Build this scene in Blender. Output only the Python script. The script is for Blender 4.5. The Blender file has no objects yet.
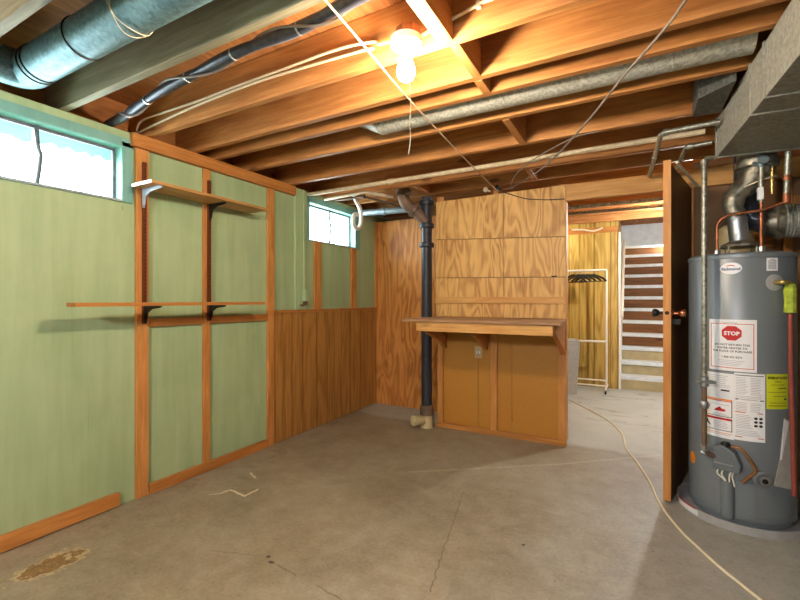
import bpy, math, random
from mathutils import Vector, Matrix
random.seed(7)
scene = bpy.context.scene
COL = scene.collection
PI = math.pi
W = {}                                  # world position of each object's origin

# ------------------------------------------------------------------ helpers
def lin(r, g, b):
    def f(c):
        c /= 255.0
        return c / 12.92 if c <= .04045 else ((c + .055) / 1.055) ** 2.4
    return (f(r), f(g), f(b), 1.0)

class MB:
    def __init__(s): s.v = []; s.f = []; s.m = []
    def _add(s, vs, fs, m=0):
        n = len(s.v); s.v += [tuple(p) for p in vs]
        for f in fs: s.f.append([i + n for i in f]); s.m.append(m)
        return s
    def box(s, x0, x1, y0, y1, z0, z1, m=0, M=None):
        vs = [Vector((x, y, z)) for z in (z0, z1) for (x, y) in ((x0, y0), (x1, y0), (x1, y1), (x0, y1))]
        if M: vs = [M @ p for p in vs]
        return s._add(vs, [(3, 2, 1, 0), (4, 5, 6, 7), (0, 1, 5, 4), (1, 2, 6, 5), (2, 3, 7, 6), (3, 0, 4, 7)], m)
    def prism(s, poly, axis, a, b, m=0):
        """poly: 2-D outline in the two other axes, extruded from a to b along axis (0,1,2)"""
        def P(p, t):
            q = list(p); q.insert(axis, t); return q
        n = len(poly)
        vs = [P(p, a) for p in poly] + [P(p, b) for p in poly]
        fs = [tuple(range(n)), tuple(range(2 * n - 1, n - 1, -1))]
        fs += [(i, i + n, (i + 1) % n + n, (i + 1) % n) for i in range(n)]
        return s._add(vs, fs, m)
    def tube(s, pts, r, n=10, m=0, caps=True):
        pts = [Vector(p) for p in pts]; k = len(pts)
        rs = r if isinstance(r, (list, tuple)) else [r] * k
        T = []
        for i in range(k):
            t = (pts[min(i + 1, k - 1)] - pts[max(i - 1, 0)])
            T.append(t.normalized() if t.length > 1e-9 else (T[-1] if T else Vector((0, 0, 1))))
        up = Vector((0, 0, 1)) if abs(T[0].z) < .9 else Vector((1, 0, 0))
        N = T[0].cross(up).normalized(); vs = []
        for i in range(k):
            N = (N - T[i] * N.dot(T[i])).normalized(); B = T[i].cross(N)
            for j in range(n):
                a = 2 * PI * j / n
                vs.append(pts[i] + (N * math.cos(a) + B * math.sin(a)) * rs[i])
        fs = []
        for i in range(k - 1):
            for j in range(n):
                j2 = (j + 1) % n
                fs.append((i * n + j, i * n + j2, (i + 1) * n + j2, (i + 1) * n + j))
        if caps: fs += [tuple(range(n - 1, -1, -1)), tuple((k - 1) * n + j for j in range(n))]
        return s._add(vs, fs, m)
    def lathe(s, prof, c=(0, 0, 0), axis=(0, 0, 1), n=24, m=0, rot=0):
        """prof: (radius, distance along axis)"""
        c = Vector(c); A = Vector(axis).normalized()
        u = Vector((1, 0, 0)) if abs(A.z) > .9 else Vector((0, 0, 1))
        N = (u - A * u.dot(A)).normalized(); B = A.cross(N)
        vs = []
        for r, h in prof:
            for j in range(n):
                a = 2 * PI * j / n + rot
                vs.append(c + A * h + (N * math.cos(a) + B * math.sin(a)) * r)
        fs = []; k = len(prof)
        for i in range(k - 1):
            for j in range(n):
                j2 = (j + 1) % n
                fs.append((i * n + j, i * n + j2, (i + 1) * n + j2, (i + 1) * n + j))
        fs += [tuple(range(n - 1, -1, -1)), tuple((k - 1) * n + j for j in range(n))]
        return s._add(vs, fs, m)
    def build(s, name, mats, parent=None, smooth=False, bevel=0.0, centre=False):
        xs = [p[0] for p in s.v]; ys = [p[1] for p in s.v]; zs = [p[2] for p in s.v]
        o = Vector(((min(xs) + max(xs)) / 2, (min(ys) + max(ys)) / 2, min(zs) if parent is None and not centre else (min(zs) + max(zs)) / 2))
        me = bpy.data.meshes.new(name)
        me.from_pydata([Vector(p) - o for p in s.v], [], s.f); 
        if not isinstance(mats, (list, tuple)): mats = [mats]
        for m in mats: me.materials.append(m)
        for p, i in zip(me.polygons, s.m): p.material_index = i
        if smooth:
            for p in me.polygons: p.use_smooth = len(p.vertices) <= 4
        me.update()
        import bmesh
        bm = bmesh.new(); bm.from_mesh(me); bmesh.ops.recalc_face_normals(bm, faces=bm.faces); bm.to_mesh(me); bm.free()
        if smooth and hasattr(me, 'set_sharp_from_angle'): me.set_sharp_from_angle(angle=math.radians(40))
        ob = bpy.data.objects.new(name, me); COL.objects.link(ob)
        base = W[parent.name] if parent else Vector((0, 0, 0))
        ob.location = o - base; ob.parent = parent; W[ob.name] = o
        if bevel:
            b = ob.modifiers.new('bevel', 'BEVEL'); b.width = bevel; b.segments = 2; b.limit_method = 'ANGLE'
        return ob

def thing(name, label, cat, loc, group=None):
    o = bpy.data.objects.new(name, None); COL.objects.link(o); o.location = loc
    o.empty_display_size = .1; W[o.name] = Vector(loc)
    return tag(o, label, cat, group)
def tag(o, label, cat, group=None):
    o['label'] = label; o['category'] = cat; o['kind'] = 'thing'
    if group: o['group'] = group
    return o
def struct(o): o['kind'] = 'structure'; return o

def fillet(pts, r=.04, n=5):
    pts = [Vector(p) for p in pts]; out = [pts[0]]
    for i in range(1, len(pts) - 1):
        a, b, c = pts[i - 1], pts[i], pts[i + 1]
        d1 = min(r, (a - b).length * .49); d2 = min(r, (c - b).length * .49)
        p = b + (a - b).normalized() * d1; q = b + (c - b).normalized() * d2
        for k in range(n + 1):
            t = k / n; out.append(p * (1 - t) ** 2 + b * 2 * t * (1 - t) + q * t * t)
    out.append(pts[-1]); return out
def smooth_path(pts, n=6):
    P = [Vector(p) for p in pts]; out = []
    for i in range(len(P) - 1):
        p0, p1, p2, p3 = P[max(i - 1, 0)], P[i], P[i + 1], P[min(i + 2, len(P) - 1)]
        for k in range(n):
            t = k / n
            out.append(.5 * ((2 * p1) + (p2 - p0) * t + (2 * p0 - 5 * p1 + 4 * p2 - p3) * t * t + (3 * p1 - p0 - 3 * p2 + p3) * t ** 3))
    out.append(P[-1]); return out

# ------------------------------------------------------------------ materials
class NT:
    def __init__(s, name):
        s.mat = bpy.data.materials.new(name); s.mat.use_nodes = True
        s.t = s.mat.node_tree; s.t.nodes.clear()
        s.out = s.n('ShaderNodeOutputMaterial'); s.bsdf = s.n('ShaderNodeBsdfPrincipled')
        s.t.links.new(s.bsdf.outputs[0], s.out.inputs[0])
    def n(s, t, **k):
        x = s.t.nodes.new(t)
        for a, b in k.items(): setattr(x, a, b)
        return x
    def put(s, sock, v):
        if isinstance(v, bpy.types.NodeSocket): s.t.links.new(v, sock)
        elif v is not None: sock.default_value = v
    def math(s, op, a, b=None, c=None, clamp=False):
        x = s.n('ShaderNodeMath', operation=op); x.use_clamp = clamp
        for i, v in enumerate((a, b, c)):
            if v is not None: s.put(x.inputs[i], v)
        return x.outputs[0]
    def vm(s, op, a, b=None, sc=None):
        x = s.n('ShaderNodeVectorMath', operation=op); s.put(x.inputs[0], a)
        if b is not None: s.put(x.inputs[1], b)
        if sc is not None: s.put(x.inputs['Scale'], sc)
        return x.outputs['Value'] if op in ('DOT_PRODUCT', 'LENGTH') else x.outputs[0]
    def obj(s, rnd=True):
        tc = s.n('ShaderNodeTexCoord').outputs['Object']
        if not rnd: return tc
        r = s.n('ShaderNodeObjectInfo').outputs['Random']
        return s.vm('ADD', tc, s.vm('SCALE', (3.7, 5.1, 4.3), sc=s.math('MULTIPLY', r, 9.0)))
    def noise(s, v, scale, detail=4, rough=.55, dist=0):
        x = s.n('ShaderNodeTexNoise'); s.put(x.inputs['Vector'], v); s.put(x.inputs['Scale'], scale)
        s.put(x.inputs['Detail'], detail); s.put(x.inputs['Roughness'], rough); s.put(x.inputs['Distortion'], dist)
        return x.outputs[0]
    def ramp(s, f, *stops):
        x = s.n('ShaderNodeValToRGB'); e = x.color_ramp.elements
        while len(e) < len(stops): e.new(.5)
        for i, (p, c) in enumerate(stops):
            e[i].position = p; e[i].color = c if len(c) == 4 else (*c, 1)
        s.put(x.inputs[0], f); return x.outputs[0]
    def step(s, f, a, b):
        x = s.n('ShaderNodeMapRange'); x.interpolation_type = 'SMOOTHSTEP'
        s.put(x.inputs[0], f); s.put(x.inputs[1], a); s.put(x.inputs[2], b); return x.outputs[0]
    def mix(s, f, a, b, mode='MIX'):
        x = s.n('ShaderNodeMix', data_type='RGBA', blend_type=mode)
        s.put(x.inputs[0], f); s.put(x.inputs[6], a); s.put(x.inputs[7], b); return x.outputs[2]
    def bump(s, h, strength=.3, dist=.01):
        b = s.n('ShaderNodeBump'); s.put(b.inputs['Height'], h); b.inputs['Strength'].default_value = strength
        b.inputs['Distance'].default_value = dist; s.t.links.new(b.outputs[0], s.bsdf.inputs['Normal'])
    def done(s, col, rough=.6, metal=0.0, spec=.4):
        s.put(s.bsdf.inputs['Base Color'], col); s.put(s.bsdf.inputs['Roughness'], rough)
        s.put(s.bsdf.inputs['Metallic'], metal); s.bsdf.inputs['Specular IOR Level'].default_value = spec
        return s.mat

def plain(name, c, rough=.5, metal=0.0, var=.12, scale=30):
    k = NT(name); f = k.noise(k.obj(), scale, 4)
    a = tuple(x * (1 - var) for x in c[:3]) + (1,); b = tuple(min(1, x * (1 + var)) for x in c[:3]) + (1,)
    return k.done(k.ramp(f, (.3, a), (.7, b)), rough, metal)

def wood(name, c1, c2, axis, rough=.6, fine=1.0, knots=True, tone=None):
    """boards with the grain along axis; c1 light, c2 dark"""
    k = NT(name); p = k.obj()
    sc = [30 * fine] * 3; sc[axis] = 1.8
    q = k.vm('MULTIPLY', p, tuple(sc))
    g = k.noise(q, 1.6, 8, .72, .5)
    s2 = [3.2] * 3; s2[axis] = .55
    big = k.noise(k.vm('MULTIPLY', p, tuple(s2)), 1.3, 3, .5, .4)
    ring = k.math('SINE', k.math('MULTIPLY', big, 46.0))
    f = k.math('ADD', k.math('MULTIPLY', g, .75), k.math('MULTIPLY', ring, .05))
    f = k.math('ADD', f, k.math('MULTIPLY', big, .3))
    col = k.ramp(f, (.34, c2), (.56, tuple((a + b) / 2 for a, b in zip(c1, c2))), (.74, c1))
    if knots:
        s3 = [5.5] * 3; s3[axis] = 2.2
        v = k.n('ShaderNodeTexVoronoi'); k.put(v.inputs['Vector'], k.vm('MULTIPLY', p, tuple(s3))); v.inputs['Scale'].default_value = 1.0
        kn = k.math('SUBTRACT', 1.0, k.step(v.outputs['Distance'], .05, .17))
        sel = k.math('GREATER_THAN', k.n('ShaderNodeSeparateColor').outputs[0], .6)
        sep = k.n('ShaderNodeSeparateColor'); k.put(sep.inputs[0], v.outputs['Color'])
        sel = k.math('GREATER_THAN', sep.outputs[0], .62)
        col = k.mix(k.math('MULTIPLY', k.math('MULTIPLY', kn, sel), .75), col, tuple(x * .28 for x in c2[:3]) + (1,))
    k.bump(g, .12, .004)
    return k.done(col, rough, 0, .3)

def plywood(name, c1, c2, fine=1.0, knots=.0):
    """rotary-cut veneer: stretched contour figure running up the sheet"""
    k = NT(name); p = k.obj()
    q = k.vm('MULTIPLY', p, (5.0 * fine, 5.0 * fine, .95 * fine))
    n = k.noise(q, 1.0, 2.5, .5, .5)
    band = k.math('SINE', k.math('MULTIPLY', n, 56.0))
    band = k.math('MULTIPLY_ADD', band, .5, .5)
    fine_n = k.noise(k.vm('MULTIPLY', p, (90, 90, 3)), 1.0, 4)
    tone = k.noise(k.vm('MULTIPLY', p, (2.2, 2.2, 1.4)), 1.0, 3)
    f = k.math('ADD', k.math('MULTIPLY', band, .32), k.math('MULTIPLY', fine_n, .38))
    f = k.math('ADD', f, k.math('MULTIPLY', tone, .45))
    col = k.ramp(f, (.3, c2), (.52, tuple((a * .62 + b * .38) for a, b in zip(c1, c2))), (.8, c1))
    if knots:
        v = k.n('ShaderNodeTexVoronoi'); k.put(v.inputs['Vector'], k.vm('MULTIPLY', p, (4.2, 4.2, 2.6))); v.inputs['Scale'].default_value = 1.0
        sep = k.n('ShaderNodeSeparateColor'); k.put(sep.inputs[0], v.outputs['Color'])
        kn = k.math('MULTIPLY', k.math('SUBTRACT', 1.0, k.step(v.outputs['Distance'], .06, .15)), k.math('GREATER_THAN', sep.outputs[0], .5))
        col = k.mix(k.math('MULTIPLY', kn, knots), col, tuple(x * .25 for x in c2[:3]) + (1,))
    k.bump(band, .05, .002)
    return k.done(col, .5, 0, .35)

def panelling(name, c1, c2, c3, axis, pitch):
    """grooved sheet panelling, grain upright; boards run across `axis`"""
    k = NT(name); p = k.obj(False)
    sep = k.n('ShaderNodeSeparateXYZ'); k.put(sep.inputs[0], p); a = sep.outputs[axis]
    t = k.math('DIVIDE', a, pitch); t = k.math('ADD', t, k.math('MULTIPLY', k.math('SINE', k.math('MULTIPLY', a, 9.0)), .22))
    fr = k.math('FRACT', t); cell = k.math('FLOOR', t)
    groove = k.math('LESS_THAN', k.math('ABSOLUTE', k.math('SUBTRACT', fr, .5)), .462)
    groove = k.math('SUBTRACT', 1.0, groove)
    off = k.n('ShaderNodeCombineXYZ'); k.put(off.inputs[0], k.math('MULTIPLY', cell, 7.3)); k.put(off.inputs[2], k.math('MULTIPLY', cell, 3.1))
    q = k.vm('ADD', p, off.outputs[0])
    g = k.noise(k.vm('MULTIPLY', q, (34, 34, 1.6)), 1.0, 5, .5, .6)
    n = k.noise(k.vm('MULTIPLY', q, (7, 7, .8)), 1.0, 2, .5, .4)
    b = k.math('MULTIPLY_ADD', k.math('SINE', k.math('MULTIPLY', n, 40.0)), .13, .1)
    col = k.ramp(k.math('ADD', g, b), (.33, c2), (.75, c1))
    col = k.mix(k.math('MULTIPLY', groove, .6), col, c3)
    k.bump(groove, -.4, .004)
    return k.done(col, .42, 0, .4)

def painted(name, c1, c2, chips):
    k = NT(name); p = k.obj(False)
    st = k.noise(k.vm('MULTIPLY', p, (14, 14, 1.3)), 1.0, 6, .6)
    bl = k.noise(p, 2.2, 4, .6, .4)
    f = k.math('ADD', k.math('MULTIPLY', st, .55), k.math('MULTIPLY', bl, .45))
    col = k.ramp(f, (.36, c2), (.62, c1))
    ch = k.noise(k.vm('MULTIPLY', p, (24, 24, 15)), 1.0, 5, .65)
    lo = k.noise(p, 3.2, 2)
    col = k.mix(k.math('MULTIPLY', k.step(ch, .68, .72), k.step(lo, .52, .62)), col, chips)
    streak = k.noise(k.vm('MULTIPLY', p, (60, 60, 1.1)), 1.0, 2)
    col = k.mix(k.math('MULTIPLY', k.step(streak, .66, .76), .22), col, chips)
    k.bump(k.noise(p, 60, 3), .08, .003)
    return k.done(col, .5, 0, .35)

def galvanised(name, c1, c2, rough=.42, metal=.75, scale=34):
    k = NT(name); p = k.obj()
    v = k.n('ShaderNodeTexVoronoi'); k.put(v.inputs['Vector'], p); v.inputs['Scale'].default_value = scale * 2
    sep = k.n('ShaderNodeSeparateColor'); k.put(sep.inputs[0], v.outputs['Color'])
    n = k.noise(p, scale, 5, .7)
    f = k.math('ADD', k.math('MULTIPLY', sep.outputs[0], .35), k.math('MULTIPLY', n, .65))
    return k.done(k.ramp(f, (.3, c2), (.7, c1)), rough, metal)

def glow(name, c, e):
    k = NT(name); k.put(k.bsdf.inputs['Emission Color'], c); k.bsdf.inputs['Emission Strength'].default_value = e
    return k.done(c, .4)

M = {}
M['joist'] = wood('joist wood', lin(206, 146, 84), lin(146, 90, 44), 0)
M['joist_grey'] = wood('greyed joist wood', lin(176, 168, 140), lin(124, 116, 92), 0)
M['block'] = wood('blocking wood', lin(208, 146, 82), lin(150, 92, 44), 1)
M['subfloor'] = wood('subfloor boards', lin(200, 134, 76), lin(134, 84, 44), 1, .7)
M['stud'] = wood('orange stud wood', lin(222, 158, 90), lin(174, 112, 54), 2, .5)
M['stud_y'] = wood('orange plate wood', lin(212, 146, 78), lin(164, 102, 46), 1, .5)
M['header'] = wood('pale orange lumber', lin(232, 182, 112), lin(190, 132, 68), 0, .5)
M['stud_x'] = wood('orange header wood', lin(212, 150, 80), lin(160, 100, 46), 0, .5)
M['counter'] = wood('counter board', lin(190, 150, 112), lin(140, 100, 70), 0, .45, knots=False)
M['shelf'] = wood('shelf board', lin(206, 158, 96), lin(160, 112, 60), 1, .5, knots=False)
M['shelf2'] = wood('orange shelf board', lin(212, 150, 78), lin(172, 108, 50), 1, .5, knots=False)
M['ply'] = plywood('plywood sheet', lin(230, 182, 110), lin(172, 114, 54), 1.15)
M['ply_back'] = plywood('knotty plywood', lin(212, 146, 74), lin(146, 82, 32), 1.0, .85)
M['hardboard'] = plain('tan hardboard', lin(186, 128, 48), .5, 0, .06, 60)
M['wainscot'] = panelling('brown wall panelling', lin(186, 134, 70), lin(150, 100, 46), lin(100, 60, 26), 1, .15)
M['farpanel'] = panelling('yellow wall panelling', lin(196, 164, 84), lin(150, 116, 46), lin(84, 60, 22), 0, .17)
M['green'] = painted('pale green paint', lin(174, 194, 150), lin(154, 176, 130), lin(108, 122, 86))
M['green2'] = painted('fresh green paint', lin(178, 200, 156), lin(162, 186, 138), lin(130, 146, 106))
M['teal'] = painted('teal window paint', lin(128, 178, 166), lin(104, 156, 146), lin(180, 200, 190))
M['sash'] = plain('weathered grey sash', lin(96, 104, 110), .6, 0, .3)
M['sill'] = plain('pale blue grey sill', lin(160, 176, 180), .6, 0, .2)
M['drywall'] = plain('dull wall', lin(150, 140, 120), .8)
M['darkwall'] = plain('dark brown board', lin(140, 104, 70), .7, 0, .2, 6)
M['concrete_block'] = plain('grey block wall', lin(120, 116, 108), .85)
M['duct'] = galvanised('bluish galvanised duct', lin(124, 156, 166), lin(92, 122, 132), .45, .5)
M['duct2'] = galvanised('grey galvanised duct', lin(190, 190, 180), lin(146, 146, 136), .5, .3, 46)
M['trunk'] = galvanised('trunk sheet metal', lin(168, 165, 152), lin(138, 135, 124), .55, .35, 40)
M['boot'] = galvanised('dull dark sheet metal', lin(110, 110, 104), lin(76, 76, 72), .55, .4, 40)
M['pipe'] = galvanised('galvanised pipe', lin(172, 170, 156), lin(116, 114, 102), .4, .65)
M['pale_pipe'] = plain('pale pipe', lin(206, 188, 156), .5, 0, .18)
M['steel'] = plain('bright steel', lin(170, 174, 178), .4, .9, .1)
M['flue'] = galvanised('flue metal', lin(170, 162, 144), lin(104, 100, 88), .42, .7, 12)
M['black_iron'] = plain('black drain pipe', lin(48, 50, 58), .45, .1, .25)
M['rusty'] = plain('rusty brown iron', lin(116, 92, 74), .6, .2, .3, 14)
M['blue_pipe'] = plain('bluish grey pipe', lin(132, 148, 156), .4, .4, .25)
M['white_pvc'] = plain('white plastic', lin(226, 224, 212), .4, 0, .06)
M['cream'] = plain('cream', lin(206, 190, 146), .6, 0, .12)
M['copper'] = plain('copper', lin(160, 98, 66), .45, .7, .25)
M['brass'] = plain('brass', lin(190, 166, 104), .35, .8, .15)
M['bronze'] = plain('bronze knob', lin(190, 120, 84), .25, .8, .1)
M['dark_metal'] = plain('dark metal', lin(38, 36, 36), .45, .5, .2)
M['standard'] = plain('brown shelf standard', lin(112, 58, 34), .45, .4, .2, 60)
M['bracket'] = plain('black bracket', lin(40, 36, 34), .4, .4, .15)
M['bracket_s'] = plain('silver bracket', lin(178, 186, 198), .35, .5, .1)
M['heater'] = plain('grey heater enamel', lin(122, 129, 136), .36, .2, .03, 4)
M['heater_d'] = plain('dark grey enamel', lin(108, 114, 120), .4, .2, .05)
M['pan'] = plain('grey drain pan', lin(182, 182, 184), .4, .3, .08)
M['label'] = plain('label paper', lin(236, 236, 240), .45, 0, .02)
M['ink'] = plain('black ink', lin(30, 30, 34), .6)
M['grey_ink'] = plain('grey ink', lin(168, 168, 178), .6)
M['red_ink'] = plain('red ink', lin(196, 34, 34), .5, 0, .05)
M['pink_ink'] = plain('red border ink', lin(206, 84, 74), .5, 0, .05)
M['blue_ink'] = plain('blue ink', lin(40, 60, 120), .5)
M['orange'] = plain('orange sticker', lin(240, 140, 30), .5, 0, .04)
M['yellow'] = plain('yellow label', lin(206, 214, 40), .5, 0, .03)
M['tagm'] = plain('yellow green tag', lin(168, 184, 52), .5, 0, .3, 40)
M['redpipe'] = plain('red brown pipe', lin(146, 72, 60), .4, .2, .12)
M['brown_tube'] = plain('brown flex tube', lin(140, 98, 60), .5, .2, .3, 50)
M['wire_white'] = plain('white cable', lin(226, 212, 182), .5, 0, .1)
M['wire_tan'] = plain('tan cable', lin(196, 176, 144), .5, 0, .1)
M['wire_grey'] = plain('grey cable', lin(120, 108, 98), .5, 0, .15)
M['wire_dark'] = plain('dark cable wrap', lin(62, 64, 74), .35, .3, .35, 40)
M['cord'] = plain('cream cord', lin(232, 220, 190), .5, 0, .06)
M['white_rack'] = plain('white enamel tube', lin(232, 226, 208), .35, 0, .04)
M['tread'] = plain('pale blue painted tread', lin(212, 220, 224), .5, 0, .1, 12)
M['riser'] = wood('brown riser board', lin(140, 92, 46), lin(92, 56, 26), 0, .6)
M['riser_pale'] = plain('olive beige riser board', lin(170, 156, 118), .6, 0, .12, 8)
M['bin'] = plain('grey plastic bin', lin(182, 182, 176), .4, .1, .1)
M['bin_in'] = plain('bin inside', lin(110, 112, 114), .5)
M['hanger'] = plain('black hanger plastic', lin(26, 24, 24), .35)
M['box_brown'] = plain('brown ceiling box', lin(140, 92, 52), .5, .3, .2)
M['porcelain'] = plain('white porcelain', lin(240, 236, 226), .25, 0, .02)
M['film'] = plain('teal plastic film', lin(150, 196, 196), .5, 0, .1)
M['door'] = wood('dark brown door face', lin(136, 98, 66), lin(92, 62, 40), 2, .5, knots=False)
M['plate'] = plain('beige switch plate', lin(196, 170, 122), .4, 0, .03)
M['bulb'] = glow('lit bulb', (1.0, .83, .62, 1), 350.0)
M['fill_rear'] = glow('added fill globe', (.95, .98, 1.0, 1), 150.0)  # emission of the added fill lamp behind the camera
M['bulb_wall'] = glow('lit hall wall bulb', (1.0, .95, .84, 1), 75.0)
M['fill_stair'] = glow('added stairwell fill bulb', (.90, .96, 1.0, 1), 90.0)  # added bulb standing in for light from above the stairs
M['fill_far'] = glow('added hall fill bulb', (1.0, .98, .95, 1), 560.0)  # added out of sight to brighten the stair front

def glass_mat():
    k = NT('window glass'); k.t.nodes.remove(k.bsdf)
    t = k.n('ShaderNodeBsdfTransparent'); t.inputs[0].default_value = (.93, .98, .98, 1)
    g = k.n('ShaderNodeBsdfGlossy'); g.inputs['Roughness'].default_value = .1
    m = k.n('ShaderNodeMixShader'); m.inputs[0].default_value = .06
    k.t.links.new(t.outputs[0], m.inputs[1]); k.t.links.new(g.outputs[0], m.inputs[2]); k.t.links.new(m.outputs[0], k.out.inputs[0])
    return k.mat
M['glass'] = glass_mat()
def film_mat():
    k = NT('torn teal film'); p = k.obj(False); k.t.nodes.remove(k.bsdf)
    sep = k.n('ShaderNodeSeparateXYZ'); k.put(sep.inputs[0], p)
    tr = k.n('ShaderNodeBsdfTranslucent'); tr.inputs[0].default_value = lin(150, 172, 172)
    df = k.n('ShaderNodeBsdfDiffuse'); df.inputs[0].default_value = lin(110, 150, 148)
    a = k.n('ShaderNodeMixShader'); a.inputs[0].default_value = .3
    k.t.links.new(tr.outputs[0], a.inputs[1]); k.t.links.new(df.outputs[0], a.inputs[2]); k.t.links.new(a.outputs[0], k.out.inputs[0])
    return k.mat
M['film'] = film_mat()

def floor_mat():
    k = NT('worn concrete floor'); p = k.n('ShaderNodeNewGeometry').outputs['Position']
    sep = k.n('ShaderNodeSeparateXYZ'); k.put(sep.inputs[0], p); x, y = sep.outputs[0], sep.outputs[1]
    xy = k.n('ShaderNodeCombineXYZ'); k.put(xy.inputs[0], x); k.put(xy.inputs[1], y); P = xy.outputs[0]
    n1 = k.noise(P, 1.5, 6, .6, .5); n2 = k.noise(P, 9, 6, .65); n3 = k.noise(P, 55, 6, .75)
    f = k.math('ADD', k.math('MULTIPLY', n1, .36), k.math('MULTIPLY', n2, .32)); f = k.math('ADD', f, k.math('MULTIPLY', n3, .32))
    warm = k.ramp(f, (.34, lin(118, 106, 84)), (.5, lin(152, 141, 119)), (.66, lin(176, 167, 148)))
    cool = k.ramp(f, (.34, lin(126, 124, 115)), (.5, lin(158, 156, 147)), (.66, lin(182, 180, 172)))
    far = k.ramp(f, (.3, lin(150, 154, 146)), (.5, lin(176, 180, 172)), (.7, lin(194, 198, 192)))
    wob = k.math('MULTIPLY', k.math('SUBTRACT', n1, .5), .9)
    col = k.mix(k.step(k.math('ADD', x, wob), 1.9, 3.0), warm, cool)  # warm bulb's tan cast painted in, fading to grey towards the heater
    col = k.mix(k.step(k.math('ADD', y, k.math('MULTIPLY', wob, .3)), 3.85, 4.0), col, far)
    sp = k.noise(P, 38, 2, .5)
    col = k.mix(k.math('MULTIPLY', k.step(sp, .70, .74), .5), col, lin(92, 82, 64))
    # dark scuffs in the hall
    sc = k.noise(k.vm('MULTIPLY', P, (1.6, 5.0, 1)), 1.5, 5, .7, .8)
    col = k.mix(k.math('MULTIPLY', k.math('MULTIPLY', k.step(sc, .56, .64), k.step(y, 4.2, 4.9)), .5), col, lin(84, 84, 72))
    # worn brown dirt along the green wall
    dn = k.noise(P, 4.5, 6, .7, .6)
    band = k.math('SUBTRACT', 1.0, k.step(x, .15, 1.1))
    col = k.mix(k.math('MULTIPLY', k.math('MULTIPLY', k.step(dn, .5, .66), band), .38), col, lin(100, 80, 54))
    # pale trowel smears
    sm = k.noise(k.vm('MULTIPLY', P, (2.0, 7.0, 1)), 1.7, 5, .65, 1.2)
    col = k.mix(k.math('MULTIPLY', k.step(sm, .6, .7), .18), col, lin(190, 180, 156))
    jit = k.vm('ADD', P, k.vm('SCALE', k.vm('SUBTRACT', k.n('ShaderNodeTexNoise').outputs[1], (.5, .5, .5)), sc=0.0))
    nz = k.n('ShaderNodeTexNoise'); k.put(nz.inputs['Vector'], P); nz.inputs['Scale'].default_value = 26; nz.inputs['Detail'].default_value = 5
    jit = k.vm('ADD', P, k.vm('SCALE', k.vm('SUBTRACT', nz.outputs[1], (.5, .5, .5)), sc=.03))
    jit = k.vm('MULTIPLY', jit, (1, 1, 0))
    def seg(a, b, w0, w1, colr, amt):
        nonlocal col
        A = Vector((*a, 0)); D = Vector((*b, 0)) - A
        pa = k.vm('SUBTRACT', jit, tuple(A))
        h = k.math('MULTIPLY', k.vm('DOT_PRODUCT', pa, tuple(D)), 1 / D.length_squared, clamp=True)
        d = k.vm('LENGTH', k.vm('SUBTRACT', pa, k.vm('SCALE', tuple(D), sc=h)))
        col = k.mix(k.math('MULTIPLY', k.math('SUBTRACT', 1.0, k.step(d, w0, w1)), amt), col, colr)
    dark = lin(60, 52, 40); white = lin(226, 218, 196)
    for a, b, w0, w1, c, m in SEGS: seg(a, b, w0, w1, {'d': dark, 'w': white, 'j': lin(96, 84, 66)}[c], m)
    # flaked rusty patch
    e = k.vm('LENGTH', k.vm('MULTIPLY', k.vm('SUBTRACT', k.vm('ADD', P, k.vm('SCALE', k.vm('SUBTRACT', nz.outputs[1], (.5, .5, .5)), sc=.12)), (*PATCH, 0)), (8.0, 4.6, 0)))
    e = k.math('ADD', e, k.math('MULTIPLY', k.math('SUBTRACT', n2, .5), 1.4))
    pc = k.ramp(n3, (.4, lin(106, 76, 40)), (.6, lin(160, 124, 70)))
    col = k.mix(k.math('MULTIPLY', k.math('SUBTRACT', 1.0, k.step(e, .50, .62)), .85), col, pc)
    rim = k.math('MULTIPLY', k.step(e, .52, .58), k.math('SUBTRACT', 1.0, k.step(e, .62, .72)))
    col = k.mix(k.math('MULTIPLY', rim, .6), col, lin(206, 186, 140))
    k.bump(k.math('ADD', n2, k.math('MULTIPLY', n3, .6)), .2, .006)
    return k.done(col, k.ramp(n2, (.3, (.42,) * 3), (.7, (.62,) * 3)), 0, .4)
SEGS = [((1.772, 2.621), (1.866, 2.197), .0, .006, 'd', .38), ((1.866, 2.197), (1.931, 1.882), .0, .006, 'd', .45), ((1.931, 1.882), (1.983, 1.655), .0, .007, 'd', .5),
        ((.9, 1.40), (1.157, 1.491), .001, .006, 'd', .3), ((1.235, 1.48), (1.403, 1.463), .0, .006, 'd', .5), ((1.523, 1.452), (1.70, 1.432), .0, .006, 'd', .55),
        ((.405, 1.85), (.425, 1.911), .003, .012, 'w', .8), ((.425, 1.911), (.575, 1.895), .004, .013, 'w', .95), ((.575, 1.895), (.569, 2.007), .004, .013, 'w', .95),
        ((.36, 1.80), (.405, 1.85), .001, .008, 'w', .6), ((.317, 2.165), (.422, 2.124), .002, .012, 'w', .8),
        ((1.321, 2.739), (2.252, 3.425), .003, .02, 'w', .22), ((2.252, 3.425), (2.929, 4.014), .003, .02, 'w', .22),
        ((2.256, 2.204), (2.258, 2.206), .004, .01, 'd', .9), ((1.235, 1.48), (1.23, 1.482), .006, .014, 'd', .9), ((1.19, 1.50), (1.185, 1.503), .006, .013, 'd', .9)]
PATCH = (.335, .955)
M['floor'] = floor_mat()

# ------------------------------------------------------------------ the setting
XR, YR, YF, YS = 4.3, -2.2, 6.7, 9.4
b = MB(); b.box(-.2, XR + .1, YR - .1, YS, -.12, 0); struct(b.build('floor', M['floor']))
b = MB(); b.box(-.2, XR + .1, YR - .1, YS + .1, 2.526, 2.56); struct(b.build('ceiling', M['subfloor']))

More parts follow.
